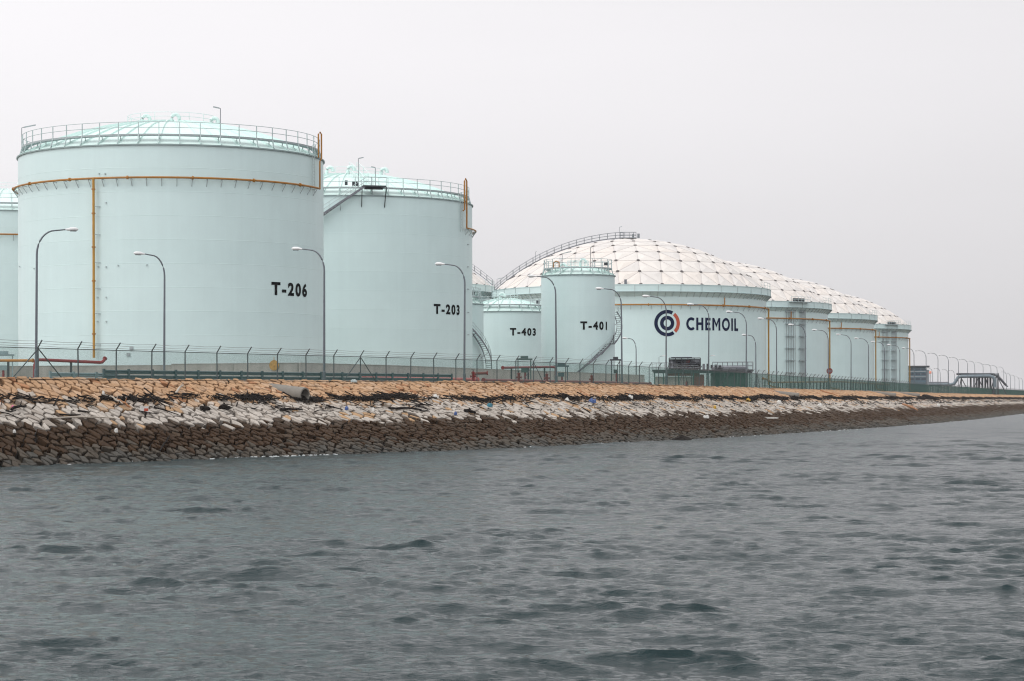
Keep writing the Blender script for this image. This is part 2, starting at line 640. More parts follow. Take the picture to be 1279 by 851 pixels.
def revetment():
    bed = MB()
    n = 260
    for i in range(n + 1):
        s = FENCE.len * i / n
        w = wid(s)
        for q in (CREST - 0.5, w + 6):
            p = FENCE.pos(s, q)
            z = zc(s) * (1 - (q - CREST) / (w - CREST)) - 0.62
            bed.v.append((p.x, p.y, z))
        if i:
            k = 2 * i
            bed.f.append((k - 2, k, k + 1, k - 1))
    bed.build('bed', 'bed_soil_shade', rev)

    rnd = random.Random(5)
    cells = []
    s_mid_ = FENCE.near(28.3, 330)[0]
    for cs, cq, s_lo, s_hi, nrow in ((0.82, 0.64, 0.0, s_mid_, 42), (1.1, 0.82, s_mid_, FENCE.len, 34)):   # stone length along the shore, height up the slope
        i_lo, i_hi = int(s_lo / cs), int(s_hi / cs)
        seeds = {}
        for i in range(i_lo - 1, i_hi + 1):
            for j in range(-1, nrow + 1):
                if j > 1 and rnd.random() < 0.09:
                    continue                      # a neighbour grows into the space: mixed sizes
                seeds[(i, j)] = ((i + (0.5 if j % 2 else 0.0) + rnd.uniform(-.44, .44)) * cs, CREST + (j + 0.45 + rnd.uniform(-.44, .44)) * cq)
        for i in range(i_lo, i_hi):
            w = wid((i + 0.25) * cs)
            for j in range(nrow):
                if (i, j) not in seeds:
                    continue
                sx, sq = seeds[(i, j)]
                if sq > w + 1.6:
                    continue
                poly = [(sx - 1.15 * cs, sq - 1.2 * cq), (sx + 1.15 * cs, sq - 1.2 * cq), (sx + 1.15 * cs, sq + 1.2 * cq), (sx - 1.15 * cs, sq + 1.2 * cq)]
                for di in (-2, -1, 0, 1, 2):
                    for dj in (-2, -1, 0, 1, 2):
                        if (di or dj) and j + dj >= 0:
                            o = seeds.get((i + di, j + dj))
                            if o:
                                poly = clip_poly(poly, (sx + o[0]) / 2, (sq + o[1]) / 2, o[0] - sx, o[1] - sq)
                if len(poly) < 3:
                    continue
                if sq < CREST + 0.8:
                    poly = clip_poly(poly, 0, CREST + rnd.uniform(-0.4, -.15), 0, -1)
                if len(poly) >= 3:
                    cells.append((sx, sq, poly))
    made = []
    for sx, sq, poly in cells:
        w = wid(sx)
        p0 = FENCE.pos(sx)
        T = FENCE.tan(sx)
        Nn = Vector((T.y, -T.x, 0))
        z0 = zc(sx)
        k = -z0 / (w - CREST)
        up = (Vector((0, 0, 1)) - Nn * k).normalized()
        cx = sum(p[0] for p in poly) / len(poly)
        cy = sum(p[1] for p in poly) / len(poly)
        zst = z0 + k * (cy - CREST)
        gap = rnd.uniform(0.018, 0.055) * (1.0 if zst > 2.8 else 1.5)
        ragged = 0.32 if zst > 2.8 else 0.42
        tilt_a, tilt_b = rnd.gauss(0, 0.035), rnd.gauss(0, 0.04)
        lift = rnd.uniform(-0.035, 0.04)
        if rnd.random() < 0.03: lift -= 0.28
        low, top, inn = [], [], []
        for (px, pq) in poly:
            dx, dq = px - cx, pq - cy
            L = math.hypot(dx, dq) + 1e-6
            sh = max(0.3, 1 - (gap * 1.35 + (rnd.uniform(0.06, 0.20) if rnd.random() < ragged else 0.0)) / L)
            j1 = rnd.uniform(0.98, 1.01)
            for lst, f, h in ((low, sh * 0.78 * j1, -0.55), (top, (sh - 0.02) * j1, lift - 0.03), (inn, (sh - 0.12) * j1, lift + rnd.uniform(0.0, 0.02))):
                ex, eq = dx * f, dq * f
                hh = h + (ex * tilt_a + eq * tilt_b if h > -0.5 else 0)
                base = p0 + T * (cx + ex - sx) + Nn * (cy + eq)
                base = Vector((base.x, base.y, z0 + k * (cy + eq - CREST))) + up * hh
                lst.append(base)
        n = len(poly)
        vs = low + top + inn
        fs = []
        for a in range(n):
            b = (a + 1) % n
            fs.append((a, b, n + b, n + a))
            fs.append((n + a, n + b, 2 * n + b, 2 * n + a))
        fs.append(tuple(range(2 * n, 3 * n)))
        zmid = z0 + k * (cy - CREST)
        c = colour_for(zmid, sx, rnd)
        ctr = sum(top, Vector()) / n
        made.append((vs, fs, c, ctr))
    # the ones that show largest: nearest in the frame, above water
    def score(m):
        x, y = proj(m[3])
        if m[3].z < 0.15 or x < -5 or x > 1290: return 1e9
        return m[3].y * (1.25 if m[3].z > 4.6 else 1.0)
    order = sorted(range(len(made)), key=lambda i: score(made[i]))
    near = set(order[:300])

    def put(name, vs, fs, cols):
        me = bpy.data.meshes.new(name)
        me.from_pydata(vs, [], fs)
        at_ = me.color_attributes.new('stone_colour', 'FLOAT_COLOR', 'POINT')
        at_.data.foreach_set('color', np.array(cols, dtype=np.float32).ravel())
        me.materials.append(M['stone'])
        return link(name, me, rev)
    V, F, C = [], [], []
    for i, (vs, fs, c, ctr) in enumerate(made):
        cc = [(*c, 1.0)] * len(vs)
        if i in near:
            put('stone', [tuple(p) for p in vs], fs, cc)
        else:
            b = len(V)
            V.extend(tuple(p) for p in vs)
            F.extend(tuple(a + b for a in f) for f in fs)
            C.extend(cc)
    o = put('stone_field', V, F, C)
    o['kind'] = 'stuff'


revetment()


# ------------------------------------------------------------------ sea
def sea():
    rows = [6.0]
    while rows[-1] < 28: rows.append(rows[-1] * 1.03)
    while rows[-1] < 230: rows.append(rows[-1] * 1.0023)
    while rows[-1] < 800: rows.append(rows[-1] * 1.005)
    while rows[-1] < 1500: rows.append(rows[-1] * 1.008)
    while rows[-1] < 5200: rows.append(rows[-1] * 1.06)
    rows = np.array(rows)
    ang = np.concatenate([np.radians(np.linspace(-90, -16, 26)), np.radians(np.linspace(-15.6, 15.6, 640)), np.radians(np.linspace(16, 90, 26))])
    D, A = np.meshgrid(rows, ang, indexing='ij')
    X, Y = D * np.sin(A), D * np.cos(A)
    Z = np.zeros_like(X)
    DX, DY = np.zeros_like(X), np.zeros_like(X)
    # patches of livelier and calmer water
    patch = np.zeros_like(X)
    for _ in range(14):
        lam = rng.uniform(14, 60)
        th = rng.uniform(0, PI)
        patch += np.sin(2 * PI / lam * (X * np.cos(th) * 0.6 + Y * np.sin(th)) + rng.uniform(0, 2 * PI))
    patch = 1.0 + 0.20 * patch / 2.2
    patch = np.clip(patch, 0.45, 1.7)
    spacing = np.maximum(np.where(D < 230, 0.0023, 0.005) * D, D * math.radians(31.2 / 640))
    # short steep wave groups come in scattered sets
    grp = np.zeros_like(X)
    for _ in range(40):
        lam = 1.8 * (14.0 / 1.8) ** rng.random()
        th = R_(78) + rng.normal(0, 0.7)
        grp += np.sin(2 * PI / lam * (X * math.cos(th) * 0.7 + Y * math.sin(th)) + rng.uniform(0, 2 * PI)) * (lam / 12) ** 0.3
    grp = grp / grp.std()
    grp = np.clip((grp - 0.25) / 1.5, 0, 1) ** 1.2
    for i in range(260):
        lam = 0.18 * (5.5 / 0.18) ** rng.random()
        steep = i % 3 == 0 and 0.3 < lam < 1.5
        th = R_(78) + rng.normal(0, 0.42 if steep else 0.6)            # a confused chop, mostly towards or away from the eye
        k = 2 * PI / lam
        slope = (0.016 if lam < 0.8 else 0.0125) * patch
        if steep:
            slope = 0.034 * grp + 0.011
        fade = np.clip(lam / (1.5 * spacing) - 1, 0, 1)
        ph = k * (X * math.cos(th) + Y * math.sin(th)) + rng.uniform(0, 2 * PI)
        a = slope / k * fade
        Z += a * np.sin(ph)
        DX += 1.35 * a * math.cos(th) * np.cos(ph)
        DY += 1.35 * a * math.sin(th) * np.cos(ph)
    Xo, Yo = X + DX, Y + DY
    nr, nc = X.shape
    co = np.stack([Xo, Yo, Z], -1).reshape(-1, 3).astype(np.float32)
    idx = np.arange(nr * nc).reshape(nr, nc)
    q = np.stack([idx[:-1, :-1], idx[:-1, 1:], idx[1:, 1:], idx[1:, :-1]], -1).reshape(-1, 4)
    q = q[:, ::-1]
    me = bpy.data.meshes.new('sea')
    me.vertices.add(len(co))
    me.vertices.foreach_set('co', co.ravel())
    me.loops.add(q.size)
    me.loops.foreach_set('vertex_index', q.ravel().astype(np.int32))
    me.polygons.add(len(q))
    me.polygons.foreach_set('loop_start', (np.arange(len(q)) * 4).astype(np.int32))
    me.polygons.foreach_set('loop_total', np.full(len(q), 4, dtype=np.int32))
    me.update(calc_edges=True)
    me.shade_smooth()
    rough = me.attributes.new('far_water', 'FLOAT', 'POINT')
    rough.data.foreach_set('value', np.clip((D - 60) / 240, 0, 1).astype(np.float32).ravel())
    me.materials.append(M['sea_water'])
    tag(link('sea', me), kind='structure')


sea()


def shore_foam():
    mb = MB()
    rnd = random.Random(3)
    s = 5.0
    foam_end = FENCE.s_at_px(300)
    while s < FENCE.len - 20:
        w = wid(s)
        lively = max(0.0, math.sin(s * 0.16) * math.sin(s * 0.047 + 1))
        if rnd.random() < 0.02 + 0.75 * lively * (1.0 if s < foam_end else 0.12):
            L = rnd.uniform(0.1, 0.55)
            q = w + rnd.uniform(-0.5, 1.1)
            wd = rnd.uniform(0.02, 0.08) * (0.5 + lively)
            n = 6
            vs, fs = [], []
            for i in range(n + 1):
                t = i / n
                e = math.sin(PI * t) * wd + 0.01
                qq = q + rnd.uniform(-.06, .06)
                for o, h in ((-e, 0.03), (0, 0.05 + 0.06 * rnd.random()), (e, 0.02)):
                    p = FENCE.pos(s + L * t, qq + o)
                    vs.append((p.x, p.y, h))
                if i:
                    b = 3 * i
                    fs += [(b - 3, b, b + 1, b - 2), (b - 2, b + 1, b + 2, b - 1)]
            mb.add(vs, fs)
        s += rnd.uniform(0.05, 0.4)
    tag(mb.build('shore_foam', 'foam'), 'white foam breaking in patches along the foot of the stones', 'foam', kind='stuff')


shore_foam()


# ------------------------------------------------------------------ lettering
def lettering(text, parent, R, a_mid, z_mid, width, cap, mname, bold=0.042, spacing=1.0, name='lettering'):
    cu = bpy.data.curves.new('letters', 'FONT')
    cu.body = text
    cu.size = 1.0
    cu.offset = bold
    cu.space_character = spacing
    cu.resolution_u = 6
    tmp = bpy.data.objects.new('letters', cu)
    col.objects.link(tmp)
    dg = bpy.context.evaluated_depsgraph_get()
    me = bpy.data.meshes.new_from_object(tmp.evaluated_get(dg))
    bpy.data.objects.remove(tmp)
    xs = [v.co.x for v in me.vertices]
    ys = [v.co.y for v in me.vertices]
    x0, x1, y0, y1 = min(xs), max(xs), min(ys), max(ys)
    for v in me.vertices:
        u = (v.co.x - (x0 + x1) / 2) / (x1 - x0) * width
        h = (v.co.y - (y0 + y1) / 2) / (y1 - y0) * cap
        v.co = pol(R + 0.04, a_mid + u / R, z_mid + h)
    me.materials.clear()
    me.materials.append(M[mname])
    me.update()
    return link(name, me, parent)


def draw_word(parent, R, a_mid, z_mid, width, cap, mname):
    """CHEMOIL in plain geometric capitals, each letter a mesh of its own; glyphs drawn in units of the cap height"""
    t = 0.215

    def bars(*bs):
        return [[(x0, y0), (x1, y0), (x1, y1), (x0, y1)] for x0, y0, x1, y1 in bs]

    def arc_band(cx, cy, rx, ry, d0, d1, n=26):
        q = []
        for i in range(n):
            a, b = R_(d0 + (d1 - d0) * i / n), R_(d0 + (d1 - d0) * (i + 1) / n)
            q.append([(cx + rx * math.cos(a), cy + ry * math.sin(a)), (cx + rx * math.cos(b), cy + ry * math.sin(b)),
                      (cx + (rx - t) * math.cos(b), cy + (ry - t) * math.sin(b)), (cx + (rx - t) * math.cos(a), cy + (ry - t) * math.sin(a))])
        return q
    G = [(0.80, arc_band(0.50, 0.5, 0.50, 0.52, 48, 312)),
         (0.74, bars((0, 0, t, 1), (0.74 - t, 0, 0.74, 1), (t, 0.42, 0.74 - t, 0.42 + t * 0.95))),
         (0.58, bars((0, 0, t, 1), (t, 1 - t, 0.58, 1), (t, 0.42, 0.53, 0.42 + t * 0.95), (t, 0, 0.58, t))),
         (0.92, bars((0, 0, t, 1), (0.92 - t, 0, 0.92, 1)) + [[(t, 1), (t, 0.70), (0.46, 0.24), (0.46, 0.54)], [(0.46, 0.54), (0.46, 0.24), (0.92 - t, 0.70), (0.92 - t, 1)]]),
         (1.0, arc_band(0.50, 0.5, 0.50, 0.52, 0, 360, 36)),
         (t, bars((0, 0, t, 1))),
         (0.54, bars((0, 0, t, 1), (t, 0, 0.54, t)))]
    gap = 0.20
    total = sum(g[0] for g in G) + gap * (len(G) - 1)
    kx = width / total
    x = -width / 2
    for w, polys in G:
        mb = MB()
        for p in polys:
            mb.add([pol(R + 0.04, a_mid + (x + u * kx) / R, z_mid + (v - 0.5) * cap) for u, v in p], [tuple(range(len(p)))])
        mb.build('letter', mname, parent)
        x += (w + gap) * kx


def ring_band(mb, R, a_mid, z_mid, r0, r1, t0, t1, n=48):
    vs, fs = [], []
    for i in range(n + 1):
        t = t0 + (t1 - t0) * i / n
        for r in (r0, (r0 + r1) / 2, r1):
            vs.append(pol(R + 0.04, a_mid + r * math.cos(t) / R, z_mid + r * math.sin(t)))
        if i:
            b = 3 * i
            fs += [(b - 3, b, b + 1, b - 2), (b - 2, b + 1, b + 2, b - 1)]
    mb.add(vs, fs)


# ------------------------------------------------------------------ tank pieces
def cam_rz(x, y):
    return -math.atan2(x, y)


def shell(root, R, h, n_course, segs=128):
    """stacked rings of plate, each with a proud weld bead at its foot"""
    H = h / n_course
    for k in range(n_course):
        z = H * k
        mb = MB().lathe([(R, z), (R + 0.008, z + 0.01), (R + 0.008, z + 0.05), (R, z + 0.06), (R, z + H)], segs)
        mb.build('plate_course', 'mint_paint' if (k * 7 + int(R)) % 3 else 'mint_course', root, smooth=True)


def arc(r, z, a0, a1, n):
    return [pol(r, a0 + (a1 - a0) * i / n, z) for i in range(n + 1)]


def fire_ring(root, R, z, a0, a1, nb, pr=0.11, off=0.5):
    n = max(8, int(abs(a1 - a0) / (2 * PI) * 120))
    mb = MB().tube(arc(R + off, z, a0, a1, n), pr, 8)
    o = mb.build('sprinkler_ring', 'orange_paint', root, smooth=True)
    k = max(2, int(nb / 4))
    for i in range(1, k):
        a = a0 + (a1 - a0) * (i + 0.3) / k
        MB().tube([pol(R + off, a - 0.08 / R, z), pol(R + off, a + 0.08 / R, z)], pr * 1.75, 10).build('flange', 'orange_paint', o, smooth=True)
    br = MB().flat((0, 0, -pr), (0, off + 0.02, -pr - 0.02), 0.07, 0.05).flat((0, 0.02, -pr - 0.03), (0, off + 0.02, -pr - 0.75), 0.06, 0.05).mesh('bracket', 'walk_steel')
    for i in range(nb):
        a = a0 + (a1 - a0) * (i + 0.5) / nb
        b = link('bracket', br, root, pol(R + off, a, z), a)
    return o


def gooseneck(root, r, a, z, hgt=1.0, pr=0.2, side=1):
    b = pol(r, a, z)
    pts = [b + Vector((0, 0, -0.3)), b + Vector((0, 0, hgt * 0.55))]
    for i in range(1, 8):
        t = PI * i / 7
        pts.append(b + Vector((side * 0.42 * (1 - math.cos(t)), 0, hgt * 0.55 + 0.42 * math.sin(t))))
    pts.append(pts[-1] + Vector((0, 0, -0.15)))
    MB().tube(pts, pr, 10).build('vent', 'roof_paint', root, smooth=True)


def mast(root, r, a, z, h, head=1, arm=0.9, dark=False):
    b = pol(r, a, z)
    mb = MB().tube([b, b + Vector((0, 0, h))], 0.045, 6).tube([b + Vector((0, 0, h)), b + Vector((head * arm, 0, h + arm * 0.22))], 0.035, 6)
    o = mb.build('lamp_mast', 'dark_steel' if dark else 'galvanised', root)
    MB().flat(b + Vector((head * arm * 0.2, 0, h + arm * 0.05)), b + Vector((head * arm * 1.5, 0, h + arm * 0.33)), 0.16, 0.12).build('lamp_head', 'walk_steel', o)


def helix_stair(root, R, off, a0, z0, a1, z1, width=0.8, rail=1.05, mname='galvanised', land=None):
    Lz = z1 - z0
    n = max(6, int(abs(Lz) / 0.30))
    st, tr, hr = MB(), MB(), MB()
    for r in (R + off, R + off + width):
        pts = [pol(r, a0 + (a1 - a0) * i / n, z0 + Lz * i / n) for i in range(n + 1)]
        for i in range(n):
            st.flat(pts[i], pts[i + 1], 0.06, 0.24)
        if r > R + off + 0.1:
            for hgt in (rail, rail * 0.55):
                hr.tube([p + Vector((0, 0, hgt)) for p in pts], 0.035, 5)
            for i in range(0, n + 1, 3):
                hr.tube([pts[i], pts[i] + Vector((0, 0, rail))], 0.03, 4)
    for i in range(n):
        a = a0 + (a1 - a0) * (i + 0.5) / n
        tr.box(pol(R + off + width / 2, a, z0 + Lz * (i + 0.5) / n), (0.26, width, 0.09), a)
    br = MB()
    for i in range(3, n, 9):
        a = a0 + (a1 - a0) * i / n
        z = z0 + Lz * i / n
        br.flat(pol(R, a, z - 0.9), pol(R + off + width, a, z - 0.1), 0.06, 0.06)
    s = st.build('stair', 'grey_steel', root)
    tr.build('tread', 'rail_paint', s)
    hr.build('handrail', 'rail_paint', s)
    br.build('stair_bracket', mname, s)


def fixed_roof_tank(name, label, pos, R, h, rise, n_rib, ring=None, extras=None, courses=9, group='mint storage tanks'):
    X, Y = pos
    z0 = gz(X, Y)
    root = empty(name, (X, Y, z0), cam_rz(X, Y))
    tag(root, label, 'storage tank', group)
    shell(root, R, h, courses)
    MB().lathe([(R + 0.02, h - 0.14), (R + 0.16, h - 0.12), (R + 0.16, h + 0.02), (R - 0.05, h + 0.03)], 128).build('rim_angle', 'curb_shadow_steel', root, smooth=True)
    Rs = (R * R + rise * rise) / (2 * rise)
    zr = lambda r: h + math.sqrt(Rs * Rs - r * r) - (Rs - rise)
    prof = [(R + 0.02, h)] + [(R * t, zr(R * t)) for t in (0.97, 0.9, 0.8, 0.68, 0.55, 0.4, 0.25, 0.1, 0.001)]
    roof = MB().lathe(prof, 96).build('roof', 'roof_paint', root, smooth=True)
    # ribs, one mesh shared
    pts = [pol(R * t, 0, zr(R * t) + 0.07) for t in (0.995, 0.93, 0.86, 0.76, 0.62, 0.48, 0.34, 0.2)]
    rb = MB()
    for i in range(len(pts) - 1):
        rb.flat(pts[i], pts[i + 1], 0.09, 0.2)
    rbm = rb.mesh('rib', 'roof_paint')
    wz = h + 1.05
    Rw = R - 0.42
    pm = MB()
    b = pol(R - 0.12, 0, h + 0.05)
    pm.flat(b, pol(Rw, 0, wz), 0.10, 0.09).flat(pol(Rw, 0, wz), pol(Rw, 0, wz + 1.3), 0.09, 0.07).flat(pol(R - 0.95, 0, zr(R - 0.95)), pol(R - 0.95, 0, wz), 0.08, 0.06)
    pmm = pm.mesh('railing_post', 'rail_paint')
    for k in range(n_rib):
        a = 2 * PI * (k + 0.37) / n_rib
        link('rib', rbm, roof, rz=a)
        link('railing_post', pmm, root, rz=a)
    MB().lathe([(Rw + 0.05, wz - 0.12), (Rw + 0.05, wz + 0.06), (R - 1.1, wz + 0.06), (R - 1.1, wz - 0.12)], 120, closed_prof=True).build('walkway', 'walk_steel', root, smooth=True)
    rails = MB()
    for dz in (1.3, 0.72):
        rails.tube(arc(Rw, wz + dz, 0, 2 * PI * 119 / 120, 119), 0.034, 5, closed=True)
    rails.build('handrail', 'rail_paint', root)
    # railing round the middle of the roof
    rc = 0.29 * R
    zc_ = zr(rc)
    cr_ = MB()
    for dz in (1.0, 0.55):
        cr_.tube(arc(rc, zc_ + dz, 0, 2 * PI * 35 / 36, 35), 0.028, 4, closed=True)
    for k in range(16):
        a = 2 * PI * k / 16
        cr_.tube([pol(rc, a, zc_ - 0.1), pol(rc, a, zc_ + 1.0)], 0.03, 4)
    cr_.build('crown_railing', 'pale_rail', root)
    if ring:
        fire_ring(root, R, ring['z'] - z0, ring['a0'], ring['a1'], ring['nb'])
    if extras:
        extras(root, z0, zr, wz, Rw)
    return root


def px_angle(px, cx, half):
    return math.asin(max(-1, min(1, (px - cx) / half)))


# -------- tank T-206
D206 = 252.0
C206 = (at(215.5, 400, D206).x, D206)
R20 = 16.7
H20 = 24.7


def ex206(root, z0, zr, wz, Rw):
    zR = 27.5 - z0
    lettering('T-206', root, R20, px_angle(356, 214.5, 188.5), 16.3 - z0, 6.1, 1.45, 'black_letter', spacing=1.3)
    a = px_angle(123.5, 214.5, 194)
    rr = R20 + 0.5
    dn = MB().tube([pol(rr, a, zR), pol(rr, a, 2.6)], 0.13, 8)
    o = dn.build('downpipe', 'amber_paint', root, smooth=True)
    for z in (5, 10.5, 14, 17.5, 20):
        MB().tube([pol(rr, a, z), pol(rr, a, z + 0.14)], 0.21, 10).build('flange', 'orange_paint', o, smooth=True)
    cl = MB()
    for z in (4, 7.2, 9.8, 12.5, 15.4, 18.3):
        cl.flat(pol(rr + 0.02, a + 0.008, z), pol(R20, a + 0.03, z - 0.02), 0.09, 0.07)
    cl.build('clamp', 'rail_paint', root)
    a = px_angle(394, 214.5, 194)
    up = MB()
    up.tube([pol(rr, a, zR), pol(rr, a, wz - 1.6), pol(rr + 0.1, a + 0.016, wz - 1.2), pol(rr + 0.1, a + 0.016, wz + 1.4), pol(rr, a + 0.006, wz + 1.6), pol(rr - 0.1, a - 0.008, wz + 1.4), pol(rr - 0.1, a - 0.008, wz - 1.2)], 0.09, 8)
    up.build('riser_pipe', 'orange_paint', root, smooth=True)
    lad = MB()
    for da in (-0.055, -0.085):
        lad.tube([pol(R20 + 0.25, a + da, zR - 0.6), pol(R20 + 0.25, a + da, wz)], 0.03, 4)
    for i in range(16):
        z = zR + i * 0.36
        lad.tube([pol(R20 + 0.25, a - 0.055, z), pol(R20 + 0.25, a - 0.085, z)], 0.02, 4)
    lad.build('ladder', 'rail_paint', root)
    for px, r in ((178, 4.6), (214, 4.4), (262, 4.7)):
        gooseneck(root, r, px_angle(px, 214.5, 188.5 * r / R20), zr(r), 0.55)
    mast(root, Rw, R_(-88), wz - 1, 3.3, 1, 1.0)
    mast(root, Rw - 1, px_angle(273, 214.5, 178), wz, 3.0, -1, 0.5)
    bx = MB()
    for px, y in ((129, 334), (138, 334), (152, 332), (51, 337), (31, 335), (185, 331), (128, 372), (138, 372), (128, 402), (138, 402), (138, 254), (137, 218), (130, 218)):
        aa = px_angle(px, 214.5, 188.5)
        dd = D206 - R20 * math.cos(aa)
        bx.box(pol(R20 + 0.06, aa, at(px, y, dd).z - z0), (0.13, 0.16, 0.13), aa)
    bx.build('lug', 'rail_paint', root)
    pl = MB()
    for px, y in ((163.5, 443), (167, 435)):
        aa = px_angle(px, 214.5, 188.5)
        dd = D206 - R20 * math.cos(aa)
        pl.box(pol(R20 + 0.06, aa, at(px, y, dd).z - z0), (0.36, 0.1, 0.34), aa)
    pl.build('name_plate', 'walk_steel', root)


fixed_roof_tank('storage_tank', 'large mint green cylindrical tank marked T-206 with an orange sprinkler ring', C206, R20, H20, 4.15, 48,
                dict(z=27.5, a0=R_(-112), a1=px_angle(394, 214.5, 194), nb=34), ex206, 10)

# -------- tank T-203
D203 = 310.0
C203 = (at(437, 400, D203).x, D203)


def ex203(root, z0, zr, wz, Rw):
    zR = 27.4 - z0
    lettering('T-203', root, R20, px_angle(555.5, 437, 153), 16.4 - z0, 5.7, 1.34, 'black_letter', spacing=1.3)
    rr = R20 + 0.5
    a = px_angle(579.5, 437, 157)
    MB().tube([pol(rr, a, zR), pol(rr, a, wz + 1.7), pol(rr - 0.05, a - 0.015, wz + 2.0), pol(rr - 0.1, a - 0.03, wz + 1.7), pol(rr - 0.1, a - 0.03, wz - 2.2), pol(rr - 0.1, a - 0.055, wz - 2.3)], 0.11, 8).build('riser_pipe', 'orange_paint', root, smooth=True)
    lad = MB()
    for da in (-0.05, -0.08):
        lad.tube([pol(R20 + 0.2, a + da, zR - 0.6), pol(R20 + 0.2, a + da, wz)], 0.03, 4)
    for i in range(16):
        lad.tube([pol(R20 + 0.2, a - 0.05, zR + i * 0.36), pol(R20 + 0.2, a - 0.08, zR + i * 0.36)], 0.02, 4)
    lad.build('ladder', 'rail_paint', root)
    aT = px_angle(455, 437, 160)
    helix_stair(root, R20, 0.3, R_(-62), wz - 14.0, aT, wz, 0.85)
    pf = MB().box(pol(R20 + 0.3, aT + 0.07, wz + 0.03), (3.0, 1.9, 0.16), aT + 0.07)
    pf.box(pol(R20 + 0.3, aT + 0.07, wz - 0.2), (2.4, 0.16, 0.3), aT + 0.07)
    for da in (-0.02, 0.16):
        pf.flat(pol(R20, aT + da, wz - 2.6), pol(R20 + 0.9, aT + da, wz), 0.1, 0.1)
    p = pf.build('landing', 'dark_steel', root)
    hr = MB()
    for i in range(4):
        aa = aT - 0.01 + 0.055 * i
        hr.tube([pol(R20 + 1.15, aa, wz), pol(R20 + 1.15, aa, wz + 1.2)], 0.035, 4)
    for dz in (0.6, 1.2):
        hr.tube(arc(R20 + 1.15, wz + dz, aT - 0.01, aT + 0.155, 6), 0.03, 4)
    hr.build('handrail', 'rail_paint', p)
    # stair over the roof to its middle
    up = MB()
    for sx in (-0.5, 0.5):
        pts = [pol(R20 * t, aT * t + 0.06, zr(R20 * t) + 0.5) + Vector((sx, 0, 0)) for t in (0.95, 0.8, 0.62, 0.45, 0.3)]
        for i in range(4):
            up.flat(pts[i], pts[i + 1], 0.06, 0.2)
        up.tube([q + Vector((0, 0, 1.1)) for q in pts], 0.035, 4)
        for q in pts:
            up.tube([q, q + Vector((0, 0, 1.1))], 0.03, 4)
    up.build('roof_stair', 'pale_rail', root)
    mast(root, R20 - 1.4, px_angle(447.5, 437, 140), wz, 3.8, 1, 0.45)
    mast(root, R20 - 0.8, px_angle(467.5, 437, 145), wz, 2.6, -1, 0.35)
    for px, r in ((409, 4.8), (435, 4.9), (476, 4.8)):
        gooseneck(root, r, px_angle(px, 437, 153 * r / R20), zr(r), 1.1, 0.24)
    bxm = MB()
    for da, dz in ((-0.14, 0.6), (-0.08, 0.5), (-0.05, 0.5)):
        bxm.box(pol(Rw - 0.5, aT + da, wz + dz), (0.35, 0.3, 0.6), aT)
    bxm.build('junction_box', 'dark_steel', root)
    lug = MB()
    for y in (305, 333, 361, 390, 418):
        aa = px_angle(582, 437, 153)
        lug.box(pol(R20 + 0.06, aa, at(582, y, D203 - 5).z - z0), (0.5, 0.14, 0.1), aa)
    lug.build('lug', 'walk_steel', root)


fixed_roof_tank('storage_tank', 'large mint green tank marked T-203 with a stair rising to its rim', C203, R20, H20 - 0.1, 4.2, 48,
                dict(z=27.4, a0=px_angle(579.5, 437, 157), a1=R_(190), nb=22), ex203, 10)

# -------- tank at the left edge
DL = 331.0


def exL(root, z0, zr, wz, Rw):
    gooseneck(root, 5.0, R_(20), zr(5), 1.1, 0.24)
    gooseneck(root, 9.0, R_(8), zr(9), 0.9, 0.2)


fixed_roof_tank('storage_tank', 'mint green tank cut by the left edge behind the T-206 tank', (at(8, 400, DL).x, DL), R20, H20 - 0.1, 4.2, 48,
                dict(z=27.5, a0=R_(-80), a1=R_(80), nb=24), exL, 10)

# -------- small tanks
D402, R4 = 337.0, 6.7
C402 = (at(547.5, 420, D402).x, D402)


def small_roof(root, z0, zr, wz, Rw):
    gooseneck(root, 1.2, R_(-60), zr(1.2), 0.9, 0.2)
    MB().box(pol(Rw - 0.5, R_(62), wz + 0.5), (0.5, 0.4, 0.5)).build('junction_box', 'dark_steel', root)


def ex402(root, z0, zr, wz, Rw):
    small_roof(root, z0, zr, wz, Rw)
    helix_stair(root, R4, 0.35, R_(10), 11.6, R_(97), 2.2, 0.85)


h402 = at(600, 379, D402 - 4).z - gz(*C402)
fixed_roof_tank('small_tank', 'small mint tank with a curling stair, half hidden by the T-203 tank', C402, R4, h402, 2.2, 22, None, ex402, 6, 'small mint tanks')
D403 = 366.0
C403 = (at(632, 420, D403).x, D403)


def ex403(root, z0, zr, wz, Rw):
    small_roof(root, z0, zr, wz, Rw)
    lettering('T-403', root, R4, px_angle(654, 632, 52), 15.2 - z0, 4.6, 1.22, 'black_letter', spacing=1.3)


h403 = at(632, 388.5, D403 - R4).z - gz(*C403)
fixed_roof_tank('small_tank', 'small squat mint tank marked T-403', C403, R4, h403, 2.2, 22, None, ex403, 6, 'small mint tanks')
D401, R401 = 337.0, 5.45
C401 = (at(722, 420, D401).x, D401)


